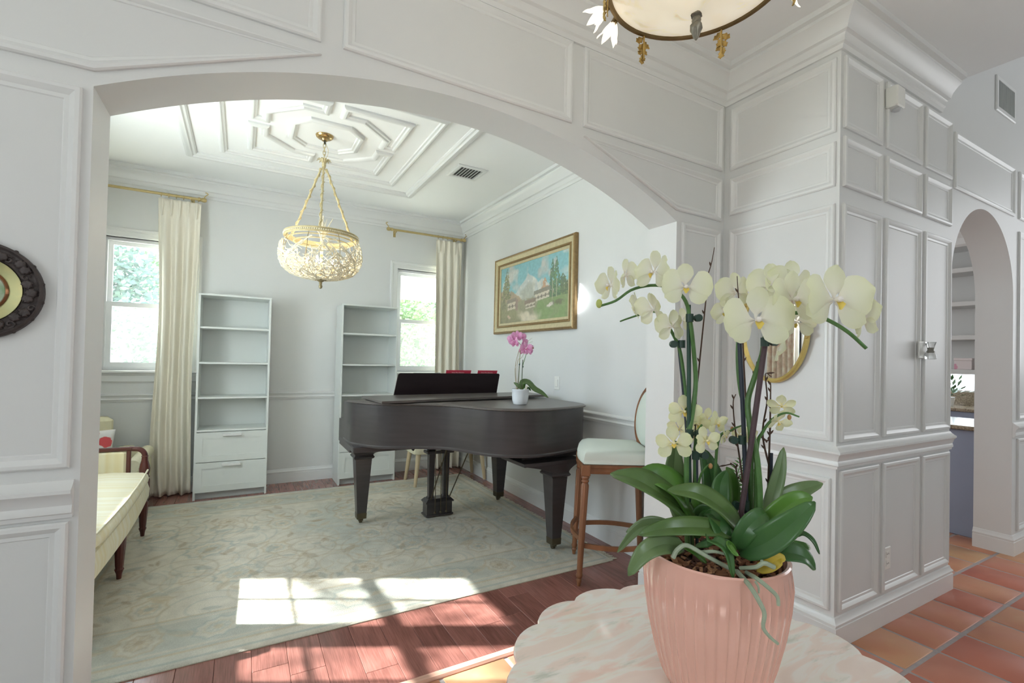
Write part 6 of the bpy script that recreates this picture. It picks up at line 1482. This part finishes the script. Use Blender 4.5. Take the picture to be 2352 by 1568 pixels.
LF = [mat('pine_needles', rgb(122, 148, 112), .8, var=.25, vscale=2), mat('leafy_green', rgb(126, 156, 96), .8, var=.25, vscale=2), mat('blue_pine', rgb(120, 144, 132), .8, var=.2, vscale=2)]
BARK = mat('tree_bark', rgb(132, 116, 104), .9, var=.2, vscale=6, stretch=(1, 1, .2))
def tree(name, x, y, h, r_, cl, per, seed, m, label, low=.35, leaf_=.16, group='trees outside the left window', cat='tree'):
    rn = random.Random(seed); o = tag(empty(name, (x, y, -.3)), label, cat, group)
    tr = MB().tube([(0, 0, 0), (.1, 0, h * .5), (-.05, .1, h * .95)], [h * .022, h * .015, h * .004], 10).build('trunk', BARK, o); mb = MB()
    for k in range(cl):
        t = low + (1 - low) * rn.random(); a = rn.uniform(0, 6.28); q = r_ * (1.05 - .75 * t) * rn.uniform(.2, 1); c = Vector((q * math.cos(a), q * math.sin(a), h * t))
        if k % 3 == 0: MB().tube([(0, 0, h * t * .93), c * .6 + Vector((0, 0, h * t * .4)), c], [.03, .02, .008], 5).build('branch', BARK, tr)
        s = rn.uniform(.35, .75) * r_ * .38
        for j in range(per):
            p = c + Vector((rn.gauss(0, s), rn.gauss(0, s), rn.gauss(0, s * .45))); d = Vector((rn.uniform(-1, 1), rn.uniform(-1, 1), rn.uniform(-.6, .6))).normalized(); w_ = d.orthogonal().normalized() * leaf_ * .35
            mb.add([p, p + d * leaf_ * .5 + w_, p + d * leaf_, p + d * leaf_ * .5 - w_], [(0, 1, 2, 3)])
    q = mb.build('foliage', m, o, smooth=0); q['kind'] = 'stuff'
tree('pine_tree', -3.15, 14.2, 5.2, 2.0, 46, 110, 1, LF[2], 'tall pine tree at the left edge of the far left window', .4)
tree('pine_tree', -1.7, 16.5, 4.2, 1.5, 34, 100, 2, LF[0], 'smaller pine tree beside the curtain in the far left window', .3)
tree('shrub', -3.2, 11.2, 1.9, 1.0, 26, 90, 3, LF[1], 'bright green shrub low in the far left window', .3, .12, cat='shrub')
tree('shrub', -2.0, 12.4, 2.4, 1.4, 30, 90, 4, LF[0], 'dusty shrub low beside the curtain in the far left window', .2, .12, cat='shrub')
tree('broadleaf_tree', 3.0, 10.6, 3.2, 1.7, 50, 110, 5, LF[1], 'leafy tree seen through the window by the right curtain', .3, .12, 'trees outside the right window')
tree('broadleaf_tree', 4.6, 12.0, 3.4, 1.9, 50, 110, 6, LF[0], 'farther leafy tree behind the porch beam', .25, .12, 'trees outside the right window')
# palm on the left that dapples the sunlight
def palm():
    o = tag(empty('palm_tree', (-5.5, 6.2, -.3)), 'palm tree beside the house shading the side windows', 'tree'); H = 5.1
    MB().tube([(0, 0, 0), (.1, -.05, H * .5), (.15, -.1, H)], [.13, .1, .09], 12).build('trunk', BARK, o)
    rn = random.Random(6); FG = mat('palm_frond_green', rgb(96, 130, 70), .6)
    for k in range(17):
        a = 6.283 * k / 17 + rn.uniform(-.15, .15); ln = rn.uniform(1.7, 2.1); up_ = rn.uniform(.25, 1.0); c, s = math.cos(a), math.sin(a)
        P = cr([(.15, -.1, H), (.15 + c * ln * .35, -.1 + s * ln * .35, H + up_ * .7), (.15 + c * ln * .75, -.1 + s * ln * .75, H + up_ * .6), (.15 + c * ln, -.1 + s * ln, H + up_ * .1 - .3)], 16)
        f = MB().tube(P, [.016 - .0008 * i for i in range(17)], 5).build('frond_stem', FG, o); mb = MB()
        for j in range(2, 17):
            t = (P[j] - P[j - 1]).normalized(); sd = t.cross(Vector((0, 0, 1))).normalized()
            for q in (-1, 1):
                d = (sd * q + t * .7 + Vector((0, 0, -.25))).normalized(); L_ = .5 * math.sin(math.pi * (j / 18)) + .1; w_ = t * .018
                mb.add([P[j] - w_, P[j] + w_, P[j] + d * L_ + w_ * .1, P[j] + d * L_ - w_ * .1], [(0, 1, 2, 3)])
        q = mb.build('leaflets', FG, f, smooth=0); q['kind'] = 'stuff'
palm()
